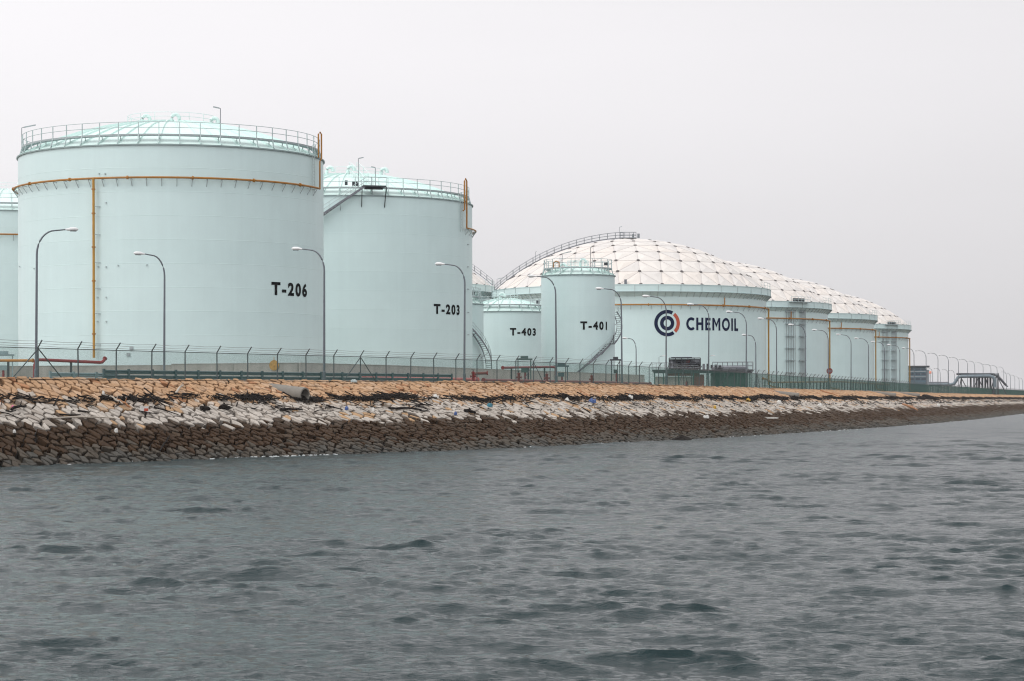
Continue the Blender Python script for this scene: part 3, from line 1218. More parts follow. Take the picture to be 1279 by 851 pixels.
def ex401(root, z0, zr, wz, Rw):
    lettering('T-401', root, R401, px_angle(743, 722, 46), 15.25 - z0, 4.5, 1.24, 'black_letter', spacing=1.3)
    zb = lambda y: at(722, y, D401 - 2).z - z0
    helix_stair(root, R401, 0.3, R_(-4), zb(468), R_(46), zb(431), 0.8)
    helix_stair(root, R401, 0.3, R_(54), zb(430), R_(118), zb(388), 0.8)
    ld = MB().box(pol(R401 + 0.7, R_(50), zb(430.5)), (0.9, 0.9, 0.1), R_(50))
    ld.tube([pol(R401 + 1.1, R_(52), zb(430)), pol(R401 + 1.1, R_(52), zb(419))], 0.05, 5)
    ld.build('landing', 'dark_steel', root)
    gooseneck(root, 1.0, R_(20), zr(1.0), 1.3, 0.18, 1)
    gooseneck(root, 3.0, R_(-60), zr(3.0), 0.6, 0.2)
    mast(root, Rw - 0.4, px_angle(739, 722, 42), wz, 2.9, 1, 0.1, True)
    mast(root, Rw, px_angle(702, 722, 44), wz, 2.0, 1, 0.9)
    MB().tube([pol(Rw, R_(-45), wz), pol(Rw, R_(-45), wz + 0.75), pol(Rw, R_(-39), wz + 0.95), pol(Rw, R_(-33), wz + 0.75), pol(Rw, R_(-33), wz)], 0.09, 6).build('orange_pipe', 'orange_paint', root)
    MB().box(pol(Rw - 0.2, R_(58), wz + 0.6), (0.5, 0.4, 0.45)).build('junction_box', 'dark_steel', root)


h401 = at(722, 342.5, D401 - R401).z - gz(*C401)
fixed_roof_tank('small_tank', 'slender mint tank marked T-401 with a zigzag stair on its right', C401, R401, h401, 1.35, 20, None, ex401, 7, 'small mint tanks')


# -------- domed tanks
RD, ZG1, ZG0, ZAP = 27.5, 26.6, 25.15, 37.1
NR = 7
dome_cache = {}


def dome_geometry():
    """triangulated dome: ring k has 6k nodes; returns panel meshes for one sector, hubs and seams (z measured from the girder top)"""
    if dome_cache:
        return dome_cache
    Rb, rise = RD + 0.25, ZAP - ZG1
    Rs = (Rb * Rb + rise * rise) / (2 * rise)
    phi = math.asin(Rb / Rs)

    def node(k, i):
        if k == 0:
            return Vector((0, 0, rise))
        f = phi * k / NR
        a = 2 * PI * i / (6 * k)
        r = Rs * math.sin(f)
        return pol(r, a, Rs * math.cos(f) - (Rs - rise))
    tris = []
    for k in range(NR):
        for i in range(k + 1):
            tris.append((node(k, i), node(k + 1, i), node(k + 1, i + 1)))
            if i < k:
                tris.append((node(k, i), node(k + 1, i + 1), node(k, i + 1)))
    ctr = Vector((0, 0, -(Rs - rise)))
    pm = []
    for t in tris:
        c = (t[0] + t[1] + t[2]) / 3
        up = (c - ctr).normalized()
        vs = []
        for p in t:
            d = (c - p)
            vs.append(p + d * (0.055 / d.length) * 1.6 - up * 0.05)
        vs += [v + up * 0.05 for v in vs[:3]]
        cc = c + up * 0.26                      # sheet bows a little
        vs.append(cc)
        mb = MB().add(vs, [(0, 1, 4, 3), (1, 2, 5, 4), (2, 0, 3, 5), (3, 4, 6), (4, 5, 6), (5, 3, 6)])
        pm.append(mb)
    hubs, seam = MB(), MB()
    seen = set()
    for s in range(6):
        Rm = Matrix.Rotation(2 * PI * s / 6, 3, 'Z')
        for t in tris:
            w = [Rm @ p for p in t]
            for a, b in ((0, 1), (1, 2), (2, 0)):
                key = tuple(sorted((tuple(round(x, 1) for x in w[a]), tuple(round(x, 1) for x in w[b]))))
                if key in seen: continue
                seen.add(key)
                up = ((w[a] + w[b]) / 2 - ctr).normalized() * 0.0
                seam.flat(w[a] + up, w[b] + up, 0.10, 0.09)
            for p in w:
                key = tuple(round(x, 1) for x in p)
                if key in seen: continue
                seen.add(key)
                n = (p - ctr).normalized()
                hubs.tube([p + n * 0.0, p + n * 0.12], 0.33, 8)
    rt_ = random.Random(2)
    dome_cache.update(panels=[m.mesh('dome_panel', rt_.choice(['dome_panel', 'dome_panel', 'dome_panel_grey', 'dome_panel_warm'])) for m in pm], raw=pm, hubs=hubs.mesh('hub', 'dome_hub'), seam=seam.mesh('seam_grid', 'dome_seam'), node=node, Rs=Rs, rise=rise)
    return dome_cache


def meridian_stair(root, a, zg, G):
    """railed stair climbing the dome along one meridian"""
    Rb, rise, Rs = RD + 0.25, G['rise'], G['Rs']
    phi = math.asin(Rb / Rs)
    root2 = empty('dome_stair', (0, 0, 0))
    root2.parent = root
    for side in (-0.5, 0.5):
        pts = []
        for i in range(37):
            f = phi * (1 - i / 36 * 0.95)
            r = (Rs + 0.45) * math.sin(f)
            p = pol(r, a, zg + (Rs + 0.45) * math.cos(f) - (Rs - rise))
            pts.append(p + Vector((math.cos(a), math.sin(a), 0)) * side)
        MB().tube(pts, 0.08, 4, phase=PI / 4).build('stringer', 'grey_steel', root2)
        for dz in (0.6, 1.15):
            MB().tube([p + Vector((0, 0, dz)) for p in pts], 0.03, 4).build('handrail', 'galvanised', root2)
        for p in pts[::2]:
            MB().tube([p, p + Vector((0, 0, 1.15))], 0.035, 4).build('railing_post', 'galvanised', root2)


def domed_tank(label, px, D, joined=False, extras=None, dz=0.0, rot=0.0, ring=True):
    X = at(px, 400, D).x
    z0 = gz(X, D)
    root = empty('domed_tank', (X, D, z0), cam_rz(X, D))
    tag(root, label, 'storage tank', 'domed tanks')
    zg1, zg0 = ZG1 + dz - z0, ZG0 + dz - z0
    shell(root, RD, zg0 + 0.3, 8, 160)
    MB().lathe([(RD, zg0 - 0.85), (RD + 0.75, zg0 - 0.06), (RD + 1.0, zg0), (RD + 1.0, zg0 + 0.12), (RD + 0.9, zg0 + 0.14), (RD + 0.9, zg1 - 0.12), (RD + 1.0, zg1 - 0.1), (RD + 1.0, zg1), (RD - 0.6, zg1 + 0.02)], 160).build('wind_girder', 'mint_paint', root, smooth=True)
    st = MB().flat((0, 0, zg0 + 0.15), (0, 0, zg1 - 0.12), 0.10, 0.10).mesh('stiffener', 'rail_paint')
    gus = MB().add([(-0.03, 0.0, zg0), (-0.03, 1.0, zg0 - 1.0), (-0.03, 1.0, zg0), (0.03, 0.0, zg0), (0.03, 1.0, zg0 - 1.0), (0.03, 1.0, zg0)],
                   [(0, 1, 2), (5, 4, 3), (0, 3, 4, 1), (1, 4, 5, 2), (2, 5, 3, 0)]).mesh('gusset', 'rail_paint')
    for k in range(72):
        a = R_(-108) + R_(216) * k / 71
        link('gusset', gus, root, pol(RD + 1.0, a, 0), a)
        if k % 3 == 0:
            link('stiffener', st, root, pol(RD + 0.93, a, 0), a)
    MB().lathe([(RD + 1.0, zg0 - 0.02), (RD + 1.06, zg0 - 0.02), (RD + 1.06, zg0 + 0.1), (RD + 1.0, zg0 + 0.1)], 160).build('girder_lip', 'curb_shadow_steel', root, smooth=True)
    G = dome_geometry()
    dome = empty('dome', (0, 0, zg1), rot)
    dome.parent = root
    if joined:
        mb = MB()
        for s in range(6):
            Rm = Matrix.Rotation(2 * PI * s / 6, 3, 'Z')
            for m in G['raw']:
                mb.add([Rm @ Vector(v) for v in m.v], m.f)
        tag(mb.build('dome_panels', 'dome_panel', dome), kind='stuff')
    else:
        for s in range(6):
            for me in G['panels']:
                link('dome_panel', me, dome, rz=2 * PI * s / 6)
    tag(link('hub', G['hubs'], dome), kind='stuff')
    tag(link('seam_grid', G['seam'], dome), kind='stuff')
    if ring:
        zr_ = 22.7 - z0
        fire_ring(root, RD, zr_, R_(-80), R_(84), 40, 0.15, 0.55)
        a = R_(82)
        MB().tube([pol(RD + 0.55, a, zr_), pol(RD + 0.55, a, 1.2), pol(RD + 1.2, a - 0.02, 0.8), pol(RD + 3.0, a - 0.05, 0.5)], 0.17, 8).build('downpipe', 'amber_paint', root, smooth=True)
        a = R_(40.5)
        MB().tube([pol(RD + 0.55, a, zr_), pol(RD + 0.6, a, zg0 - 0.9)], 0.11, 8).build('riser_pipe', 'orange_paint', root, smooth=True)
    # small railing and gauges on the girder
    hr = MB()
    for a0, a1 in ((R_(66), R_(84)),):
        for i in range(5):
            a = a0 + (a1 - a0) * i / 4
            hr.tube([pol(RD + 0.8, a, zg1), pol(RD + 0.8, a, zg1 + 1.2)], 0.035, 4)
        for z in (0.6, 1.2):
            hr.tube(arc(RD + 0.8, zg1 + z, a0, a1, 8), 0.03, 4)
    hr.build('girder_railing', 'rail_paint', root)
    if extras:
        extras(root, z0, zg0, zg1, G)
    return root


def cable_racks(root, z0, zg0, zg1, angles):
    for a, wdt in angles:
        n = 6
        for i in range(n):
            da = wdt * (i / (n - 1) - 0.5) / RD
            MB().tube([pol(RD + 0.35, a + da, 0.5), pol(RD + 0.35, a + da, zg0)], 0.055, 5).build('conduit', 'galvanised', root)
        for k in range(7):
            z = zg0 - 0.9 - k * 2.75
            MB().box(pol(RD + 0.3, a, z), (wdt + 0.3, 0.4, 0.12), a).build('rack_band', 'walk_steel', root)
    am = sum(a for a, _ in angles) / len(angles)
    pf = MB().box(pol(RD + 1.2, am, zg1 - 0.2), (6.2, 1.4, 0.14), am).build('platform', 'walk_steel', root)
    hr = MB()
    for i in range(7):
        a = am + (i - 3) * 1.0 / RD
        hr.tube([pol(RD + 1.8, a, zg1 - 0.2), pol(RD + 1.8, a, zg1 + 1.0)], 0.04, 4)
    for z in (0.4, 1.0):
        hr.tube([pol(RD + 1.8, am + (i - 3) * 1.0 / RD, zg1 + z) for i in range(7)], 0.04, 4)
    hr.build('handrail', 'rail_paint', pf)
    eq = MB()
    for i in range(4):
        eq.box(pol(RD + 0.9, am + (i - 1.5) * 0.9 / RD, zg1 + 0.35), (0.5, 0.5, 0.7), am)
    eq.build('instrument', 'dark_steel', root)


def exA(root, z0, zg0, zg1, G):
    draw_word(root, RD, px_angle(887, 788, 167.5), 19.05 - z0, 12.9, 2.45, 'navy_letter')
    lg, rd = MB(), MB()
    a = px_angle(830.5, 788, 167.5)
    zl = 19.15 - z0
    ring_band(lg, RD, a, zl, 1.88, 2.55, R_(62), R_(305), 60)
    ring_band(lg, RD, a, zl, 0.72, 1.42, 0, 2 * PI, 60)
    ring_band(rd, RD, a, zl, 1.88, 2.55, R_(-46), R_(52), 30)
    lg.build('logo', 'navy_letter', root)
    rd.build('logo_arc', 'logo_red', root)
    meridian_stair(root, R_(-94), zg1, G)
    tp = MB().box((-0.5, 0, zg1 + G['rise'] + 0.35), (3.4, 2.2, 0.16))
    for x in (-2.1, -1.2, -0.3, 0.6, 1.1):
        for y in (-1.05, 1.05):
            tp.tube([(x, y, zg1 + G['rise'] + 0.3), (x, y, zg1 + G['rise'] + 1.5)], 0.05, 4)
    for y in (-1.05, 1.05):
        for z in (0.95, 1.5):
            tp.tube([(-2.1, y, zg1 + G['rise'] + z), (1.1, y, zg1 + G['rise'] + z)], 0.045, 4)
    tp.box((1.6, 0, zg1 + G['rise'] + 0.8), (0.5, 0.5, 0.9))
    tp.box((0.5, 0, zg1 + G['rise'] + 0.8), (0.4, 0.6, 0.7))
    tp.build('crown_platform', 'galvanised', root)
    mast(root, 2.3, R_(-90), zg1 + G['rise'] + 0.2, 2.4, 1, 0.35)
    mast(root, 19.5, R_(-92), zg1 + 5.6, 2.6, 1, 0.15)
    mast(root, RD, R_(-93), zg1 + 0.2, 2.5, 1, 0.9)
    bb = MB()
    for px in (750, 745, 782):
        bb.box(pol(RD + 0.3, px_angle(px, 788, 167), zg1 + 0.5), (0.5, 0.4, 0.9))
    bb.build('vent_box', 'grey_steel', root)


def exB(root, z0, zg0, zg1, G):
    cable_racks(root, z0, zg0, zg1, ((px_angle(982, 887, 145.5), 2.6), (px_angle(996.5, 887, 145.5), 1.9)))


def exD(root, z0, zg0, zg1, G):
    cable_racks(root, z0, zg0, zg1, ((px_angle(1102, 1020, 113), 2.9), (px_angle(1112.5, 1020, 113), 2.4)))


def exE(root, z0, zg0, zg1, G):
    meridian_stair(root, R_(82), zg1, G)


domed_tank('mint tank under a white panelled dome with a navy ring logo and lettering', 788, 465, extras=exA, rot=R_(4))
domed_tank('domed mint tank with two cable racks, just right of the lettered tank', 887, 537, extras=exB, rot=R_(22))
domed_tank('plain domed mint tank, third of the domed row from the lettered one', 962, 610, rot=R_(13))
domed_tank('farthest domed mint tank of the row, beside the low office block', 1020, 693, extras=exD, rot=R_(33))
domed_tank('distant domed tank showing only a scrap of dome behind the T-203 tank', 450, 480, joined=True, extras=exE, dz=1.6, ring=False)


# ------------------------------------------------------------------ bund wall
BUND = [(-120, 246), (-75, 238), (-52, 234.5), (-34.5, 231), (-21.2, 226), (-16.5, 236), (-12, 246), (-8, 259), (-4, 272), (2, 288), (7.5, 306), (12.3, 321.5), (17, 337), (20, 346)]
ZW = CAM_Z + 3.72
bund = empty('bund_wall', (-21.2, 226, gz(-21.2, 226)))
tag(bund, 'long low grey concrete bund wall in front of the tanks', 'wall')


def bund_wall():
    base = Vector((-21.2, 226, gz(-21.2, 226)))
    for i in range(len(BUND) - 1):
        a, b = Vector((*BUND[i], 0)), Vector((*BUND[i + 1], 0))
        L = (b - a).length
        n = max(1, round(L / 6.5))
        d = (b - a) / L
        for k in range(n):
            p, q = a + d * (L * k / n + 0.015), a + d * (L * (k + 1) / n - 0.015)
            zt = ZW
            if i < 3: zt = ZW - 0.12 * (3 - i)
            z0 = min(gz(p.x, p.y), gz(q.x, q.y)) - 0.1
            c = (p + q) / 2 - base
            hh = zt - z0
            mb = MB().box((0, 0, hh / 2), ((q - p).length, 0.35, hh)).box((0, 0, hh + 0.03), ((q - p).length - 0.005, 0.42, 0.06))
            mb.build('wall_panel', 'concrete' if i < 4 else 'pale_concrete', bund, loc=(c.x, c.y, z0 - base.z), rz=math.atan2(d.y, d.x))  # two tones: the faces' different lighting and left-hand staining put into colour


bund_wall()

pD = at(343.5, 456.5, 226.7)
dsc = MB().tube([(0, 0, 0), (0, -0.06, 0)], 0.52, 24)
dsc.tube([(0, -0.05, 0), (0, -0.12, 0)], 0.10, 12)
dsc.tube([(0, -0.04, 0.45), (0, -0.04, 0.85)], 0.03, 6)
o = dsc.build('round_disc', 'disc_yellow', loc=(pD.x - 0.08, pD.y - 0.03, pD.z), rz=R_(-20.6))
tag(o, 'weathered yellow round disc fixed to the concrete bund wall', 'disc')


# ------------------------------------------------------------------ fence
def fence():
    z_of = zc
    root = empty('security_fence', FENCE.pos(0, 0, zc(0)))
    tag(root, 'long green chain link security fence topped with barbed wire above the stones', 'fence')
    o0 = Vector(root.location)
    SP = 4.97
    s_start = FENCE.s_at_px(48) - 14 * SP
    while s_start < 1: s_start += SP
    n = min(int((FENCE.len - s_start - 2) / SP), 240)
    H, A = 2.42, 0.55
    pm = MB().tube([(0, 0, -0.2), (0, 0, H)], 0.055, 8).tube([(0, 0, H - 0.02), (0.40, 0, H + A)], 0.05, 6)
    pmesh = pm.mesh('post', 'fence_post')
    # chain link: crossed round wires, one bay
    wires = MB()
    pitch = 0.11
    hm = H - 0.08
    x = -hm
    while x < SP:
        for sgn in (0, 1):
            x0, x1, z0, z1 = x, x + hm, 0.04, 0.04 + hm
            if x0 < 0: z0 += -x0; x0 = 0
            if x1 > SP: z1 -= x1 - SP; x1 = SP
            if x1 - x0 > 0.03:
                if sgn: a, b = (SP - x0, 0, z0), (SP - x1, 0, z1)
                else: a, b = (x0, 0.004, z0), (x1, 0.004, z1)
                wires.tube([a, b], 0.0042, 3, caps=False)
        x += pitch
    wmesh = wires.mesh('mesh_panel', 'fence_green')
    brace_i = {round((FENCE.s_at_px(x) - s_start) / SP) for x in (48, 447, 668, 852, 945, 1010)}
    rail = MB()
    barb = [MB(), MB(), MB()]
    for i in range(n + 1):
        s = s_start + i * SP
        p = FENCE.pos(s, 0, zc(s)) - o0
        T = FENCE.tan(s)
        a = math.atan2(T.y, T.x)
        po_ = link('post', pmesh, root, p)
        po_.rotation_euler = (R_(random.uniform(-1.2, 1.2)), R_(random.uniform(-0.8, 0.8)), a - PI / 2)
        if i < n:
            s2 = s + SP
            p2 = FENCE.pos(s2, 0, zc(s2)) - o0
            d = p2 - p
            w = link('mesh_panel', wmesh, root, p)
            w.rotation_euler = (0, -math.atan2(d.z, math.hypot(d.x, d.y)), math.atan2(d.y, d.x))
            rail.tube([p + Vector((0, 0, H - 0.06)), p2 + Vector((0, 0, H - 0.06))], 0.034, 6)
            rail.tube([p + Vector((0, 0, 0.1)), p2 + Vector((0, 0, 0.1))], 0.02, 4)
            N = Vector((T.y, -T.x, 0))
            for k in range(3):
                t = (k + 0.6) / 3
                off = N * (0.40 * t) + Vector((0, 0, H + A * t))
                mid = (p + p2) / 2 + off + Vector((0, 0, -0.03 - 0.04 * random.random()))
                barb[k].tube([p + off, mid, p2 + off], 0.016, 3)
        if i in brace_i:
            brm = MB()
            for sg in (-1, 1):
                q = FENCE.pos(s + sg * SP * 0.62, -0.06, zc(s)) - o0
                brm.tube([p + Vector((0, 0, H - 0.1)), q], 0.045, 6)
            brm.build('brace', 'fence_post', root)
    rail.build('top_rail', 'fence_post', root)
    for k in range(3):
        barb[k].build('barbed_wire', 'barbed', root)


fence()


# ------------------------------------------------------------------ street lamps
def lamp_meshes(h, reach):
    top = h - 2.2
    pts = [Vector((0, 0, -0.1)), Vector((0, 0, 0.9)), Vector((0, 0, 0.95)), Vector((0, 0, top * 0.6)), Vector((0, 0, top))]
    rs = [0.16, 0.16, 0.115, 0.10, 0.085]
    for i in range(1, 9):
        t = PI / 2 * i / 8
        pts.append(Vector((reach * 0.62 * (1 - math.cos(t)), 0, top + 2.0 * math.sin(t))))
        rs.append(0.085 - 0.003 * i)
    pts.append(Vector((reach, 0, h - 0.08)))
    rs.append(0.055)
    pole = MB().tube(pts, rs, 10)
    head = MB()
    e = pts[-1]
    hp = [e + Vector((-0.1, 0, 0)), e + Vector((0.1, 0, 0.0)), e + Vector((0.35, 0, 0.04)), e + Vector((0.75, 0, 0.05)), e + Vector((0.95, 0, 0.03))]
    head.tube(hp, [0.06, 0.10, 0.16, 0.16, 0.07], 10)
    glass = MB().box(e + Vector((0.55, 0, -0.12)), (0.5, 0.2, 0.06))
    return pole, head, glass


lamp_lib = {}


def street_lamp(p, h, ang, label, reach=2.3, group='street lamps along the fence', pole_mat='lamp_pole'):
    key = (round(h, 1), reach, pole_mat)
    if key not in lamp_lib:
        a, b, c = lamp_meshes(h, reach)
        lamp_lib[key] = (a.mesh('pole', pole_mat, True), b.mesh('lamp_head', 'lamp_white', True), c.mesh('lens', 'glass_dark'))
    me = lamp_lib[key]
    root = empty('street_lamp', p, ang)
    root.rotation_euler = (R_(random.uniform(-0.5, 0.5)), R_(random.uniform(-0.6, 0.6)), ang)
    tag(root, label, 'street lamp', group)
    link('pole', me[0], root)
    hd = link('lamp_head', me[1], root)
    link('lens', me[2], hd)
    return root


LAMP_X = [405, 580, 695, 777, 832, 885, 932, 970, 1006, 1035, 1063, 1085, 1105, 1124, 1142, 1157, 1171.5, 1184.5, 1197, 1208.5, 1218, 1228, 1238, 1245.5, 1254]
LAMP_L = ['tall curved street lamp in front of the right edge of the T-206 tank',
          'tall curved street lamp in front of the right edge of the T-203 tank',
          'tall curved street lamp in front of the left part of the T-401 tank',
          'tall curved street lamp at the right edge of the T-401 tank',
          'tall curved street lamp standing across the navy ring logo',
          'tall curved street lamp standing across the middle of the navy lettering',
          'tall curved street lamp just right of the navy lettering']
ORD = ['first', 'second', 'third', 'fourth', 'fifth', 'sixth', 'seventh', 'eighth', 'ninth', 'tenth', 'eleventh', 'twelfth', 'thirteenth', 'fourteenth', 'fifteenth', 'sixteenth', 'seventeenth', 'eighteenth', 'nineteenth']
for i, px in enumerate(LAMP_X):
    s = FENCE.s_at_px(px, -1.2)
    p = FENCE.pos(s, -1.2, zc(s))
    h = 12.6 if i < 3 else 12.3
    T = FENCE.tan(s)
    lab = LAMP_L[i] if i < 7 else 'tall curved street lamp, %s in the row to the right of the navy lettering' % ORD[i - 6]
    street_lamp(p, h, math.atan2(T.y, T.x) + PI / 2 + R_(12), lab)
p = at(45, 474, 186)
street_lamp(Vector((p.x, p.y, gz(p.x, p.y))), 12.5, R_(20), 'leftmost tall street lamp, its arm curving to the right', 2.4)
p = at(205, 474, 216)
street_lamp(Vector((p.x, p.y, gz(p.x, p.y))), 12.2, R_(200), 'street lamp standing in front of the middle of the T-206 tank', 2.0)
for px, ytop, d, lab in ((794.5, 422, 402, 'small dim street lamp before the lettered tank, left of the ring logo'), (944, 418, 404, 'small street lamp near the right edge of the lettered tank'),
                         (1165, 460, 800, 'small far street lamp, leftmost of four right of the office block'), (1174.5, 460, 830, 'small far street lamp, second of four right of the office block'),
                         (1184, 461.5, 880, 'small far street lamp, third of four right of the office block'), (1192, 462.5, 930, 'small far street lamp, fourth of four right of the office block')):
    p = at(px, ytop, d)
    z0 = gz(p.x, p.y)
    street_lamp(Vector((p.x, p.y, z0)), p.z - z0, R_(190), lab, 1.6, 'small street lamps inside the terminal')
for k, (px, d) in enumerate(((1257, 1050), (1262, 1080), (1267.5, 1120), (1273, 1160), (1277.5, 1190))):
    p = at(px, 480, d)
    street_lamp(Vector((p.x, p.y, 6.0)), 11.0 - k * 0.4, R_(190), 'faint far street lamp, %s past the end of the pipe rack' % ORD[k], 2.0, 'far street lamps beyond the pipe rack')

# round sign on the lamp post beside the third domed tank
s = FENCE.s_at_px(1035, -1.2)
q = FENCE.pos(s, -1.0, zc(s) + 3.9)
sg = MB().tube([(0, 0, 0), (0, -0.06, 0)], 0.62, 20)
rs_ = sg.build('round_sign', 'brick_red', loc=q, rz=cam_rz(q.x, q.y))
tag(rs_, 'small round red and grey sign fixed to a lamp post right of the domed tank', 'sign')
MB().box((0, -0.075, 0), (0.9, 0.02, 0.2)).build('sign_bar', 'grey_steel', rs_)


# ------------------------------------------------------------------ guard rails
def guard_rail(px0, px1, off, label, mname, two=True, h=0.82):
    s0, s1 = FENCE.s_at_px(px0, off), FENCE.s_at_px(px1, off)
    b = FENCE.pos((s0 + s1) / 2, off, zc((s0 + s1) / 2))
    root = empty('guard_rail', b)
    tag(root, label, 'guard rail', 'guard rails behind the fence')
    n = max(2, round((s1 - s0) / 3.4))
    prof = [(-0.02, 0.0), (0.05, 0.04), (0.06, 0.09), (0.0, 0.13), (0.0, 0.19), (0.06, 0.23), (0.05, 0.28), (-0.02, 0.32)]
    for zb in ((0.1, 0.52) if two else (0.3,)):
        mb = MB()
        for i in range(n + 1):
            s = s0 + (s1 - s0) * i / n
            for o, z in prof:
                p = FENCE.pos(s, off + 0.09 + o, zc(s) + zb + z) - b
                mb.v.append(tuple(p))
            for o, z in reversed(prof):
                p = FENCE.pos(s, off + 0.07 + o, zc(s) + zb + z) - b
                mb.v.append(tuple(p))
            if i:
                m = 16
                k = i * m
                for j in range(m):
                    j2 = (j + 1) % m
                    mb.f.append((k - m + j, k + j, k + j2, k - m + j2))
        mb.build('beam', mname, root)
    post = MB().box((0, -0.2, h / 2 + 0.03), (0.24, 0.12, h + 0.14)).mesh('post', mname)
    for i in range(n + 1):
        s = s0 + (s1 - s0) * (i + 0.02) / n if i < n else s1 - 0.1
        T = FENCE.tan(s)
        link('post', post, root, FENCE.pos(s, off - 0.02, zc(s)) - b, math.atan2(T.y, T.x))


guard_rail(127, 400, -2.6, 'dark green steel guard rail in front of the T-206 tank', 'rail_green')
guard_rail(403, 563, -2.6, 'dark green steel guard rail in front of the T-203 tank', 'rail_green')
guard_rail(60, 145, -5.2, 'paler low guard rail end near the leftmost lamp', 'rail_light', False, 0.6)


# ------------------------------------------------------------------ pipework on land
def pipe_run(name, pts, r, mname, label, cat='pipe', flanges=(), supports=True, group=None):
    base = Vector((pts[0][0], pts[0][1], gz(pts[0][0], pts[0][1])))
    root = empty(name, base)
    tag(root, label, cat, group)
    P = [Vector(p) - base for p in pts]
    Q = [P[0]]
    for i in range(1, len(P) - 1):                     # rounded elbows
        a, b = (P[i - 1] - P[i]), (P[i + 1] - P[i])
        e_ = min(2.2 * r, a.length * 0.4, b.length * 0.4)
        pa, pb = P[i] + a.normalized() * e_, P[i] + b.normalized() * e_
        Q += [pa, pa * 0.25 + P[i] * 0.5 + pb * 0.25, pb]
    Q.append(P[-1])
    MB().tube(Q, r, 10).build('pipe', mname, root, smooth=True)
    for i in range(len(P)):
        d = (P[min(i + 1, len(P) - 1)] - P[max(i - 1, 0)]).normalized()
        if i in (0, len(P) - 1):
            MB().tube([P[i] - d * 0.06, P[i] + d * 0.06], r * 1.45, 12).build('flange', mname, root, smooth=True)
    if supports:
        sp = MB()
        for i in range(len(P) - 1):
            a, b = P[i], P[i + 1]
            if abs(b.z - a.z) < 0.3 * (b - a).length and (b - a).length > 2:
                n = max(1, int((b - a).length / 5))
                for k in range(n):
                    p = a.lerp(b, (k + 0.5) / n)
                    g_ = gz(p.x + base.x, p.y + base.y) - base.z
                    if p.z - r > g_:
                        sp.box((p.x, p.y, (p.z - r + g_) / 2), (0.2, 0.2, p.z - r - g_ + 0.02))
        if sp.v:
            sp.build('support', 'dark_steel', root)
    return root


def A3(x, y, d):
    p = at(x, y, d)
    return (p.x, p.y, p.z)


pipe_run('fire_pipe', [A3(43, 472, 222), A3(43.5, 451, 222), A3(49, 449.5, 224), A3(128, 453, 227.5), A3(131, 448, 228)], 0.16, 'red_paint', 'red fire main bending over the bund wall at the left')
pipe_run('sprinkler_pipe', [A3(-20, 450.5, 224), A3(41, 450.5, 222)], 0.14, 'orange_paint', 'orange pipe lying along the wall top at the left edge')
pipe_run('fire_pipe', [(*FENCE.pos(FENCE.s_at_px(455, -3.6), -3.6)[:2], zc(FENCE.s_at_px(455, -3.6)) + 0.35), (*FENCE.pos(FENCE.s_at_px(596, -3.6), -3.6)[:2], zc(FENCE.s_at_px(596, -3.6)) + 0.35)], 0.2, 'pink_paint', 'faded red pipe on the ground below the T-203 tank')
pipe_run('fire_pipe', [(*FENCE.pos(FENCE.s_at_px(155, -3.6), -3.6)[:2], zc(FENCE.s_at_px(155, -3.6)) + 0.22), (*FENCE.pos(FENCE.s_at_px(208, -3.6), -3.6)[:2], zc(FENCE.s_at_px(208, -3.6)) + 0.22)], 0.14, 'red_paint', 'short red pipe on the ground in front of the T-206 tank')
pipe_run('fire_pipe', [A3(628, 459.5, 272), A3(690, 458.5, 286), A3(694, 459, 287), A3(694.5, 477, 287)], 0.15, 'red_paint', 'red fire main along the bund wall below the T-403 tank')
pipe_run('fire_pipe', [(*FENCE.pos(FENCE.s_at_px(x, -3.4), -3.4)[:2], zc(FENCE.s_at_px(x, -3.4)) + 0.3) for x in (604, 660, 720, 780, 812)], 0.17, 'hydrant_red', 'dark red pipe low behind the fence below T-403 and T-401')
# orange ground line in front of the far domed tanks
op = []
for px, y in ((953, 473), (958, 474), (964, 478), (1000, 477.5), (1050, 477), (1110, 480.5)):
    s = FENCE.s_at_px(px, -9)
    q = FENCE.pos(s, -9)
    op.append((q.x, q.y, at(px, y, q.y).z))
pipe_run('sprinkler_pipe', op, 0.17, 'orange_paint', 'orange pipe running low along the feet of the far domed tanks')


def valve(p, r, label, mname, name='fire_hydrant', wheel=True):
    root = empty(name, p)
    tag(root, label, 'hydrant', 'red fire hydrants')
    MB().tube([(0, 0, 0), (0, 0, 0.1), (0, 0, 0.12), (0, 0, 0.9), (0, 0, 1.05), (0, 0, 1.15)], [0.26, 0.26, 0.15, 0.15, 0.2, 0.06], 12).build('barrel', mname, root, smooth=True)
    for sx in (-1, 1):
        MB().tube([(sx * 0.1, 0, 0.62), (sx * 0.24, 0, 0.62), (sx * 0.24, 0, 0.62), (sx * 0.32, 0, 0.62)], [0.08, 0.08, 0.13, 0.13], 10).build('outlet', mname, root)
    MB().tube([(0, 0, 1.1), (0, 0, 1.3)], 0.04, 6).tube([(0, 0, 1.28), (0, 0, 1.33)], 0.17, 12).build('hand_wheel', 'dark_steel', root)


for px, d, lab in ((591, 240, 'red hydrant near the fence right of the T-203 tank'), (648, 252, 'red hydrant near the fence below the T-403 tank'), (683, 262, 'small red hydrant left of the lamp before the T-401 tank'), (739, 280, 'red hydrant near the fence below the T-401 tank')):
    p = at(px, 474, d)
    valve(Vector((p.x, p.y, gz(p.x, p.y))), 1, lab, 'hydrant_red')
# valve with a long barrel beside the lamp
p = at(597, 470, 243)
pipe_run('monitor_pipe', [(p.x - 0.5, p.y, gz(p.x, p.y)), (p.x - 0.5, p.y, gz(p.x, p.y) + 0.95), (p.x + 1.0, p.y, gz(p.x, p.y) + 1.0)], 0.16, 'brick_red', 'dark red bent fire monitor pipe beside the lamp near T-203', supports=False)


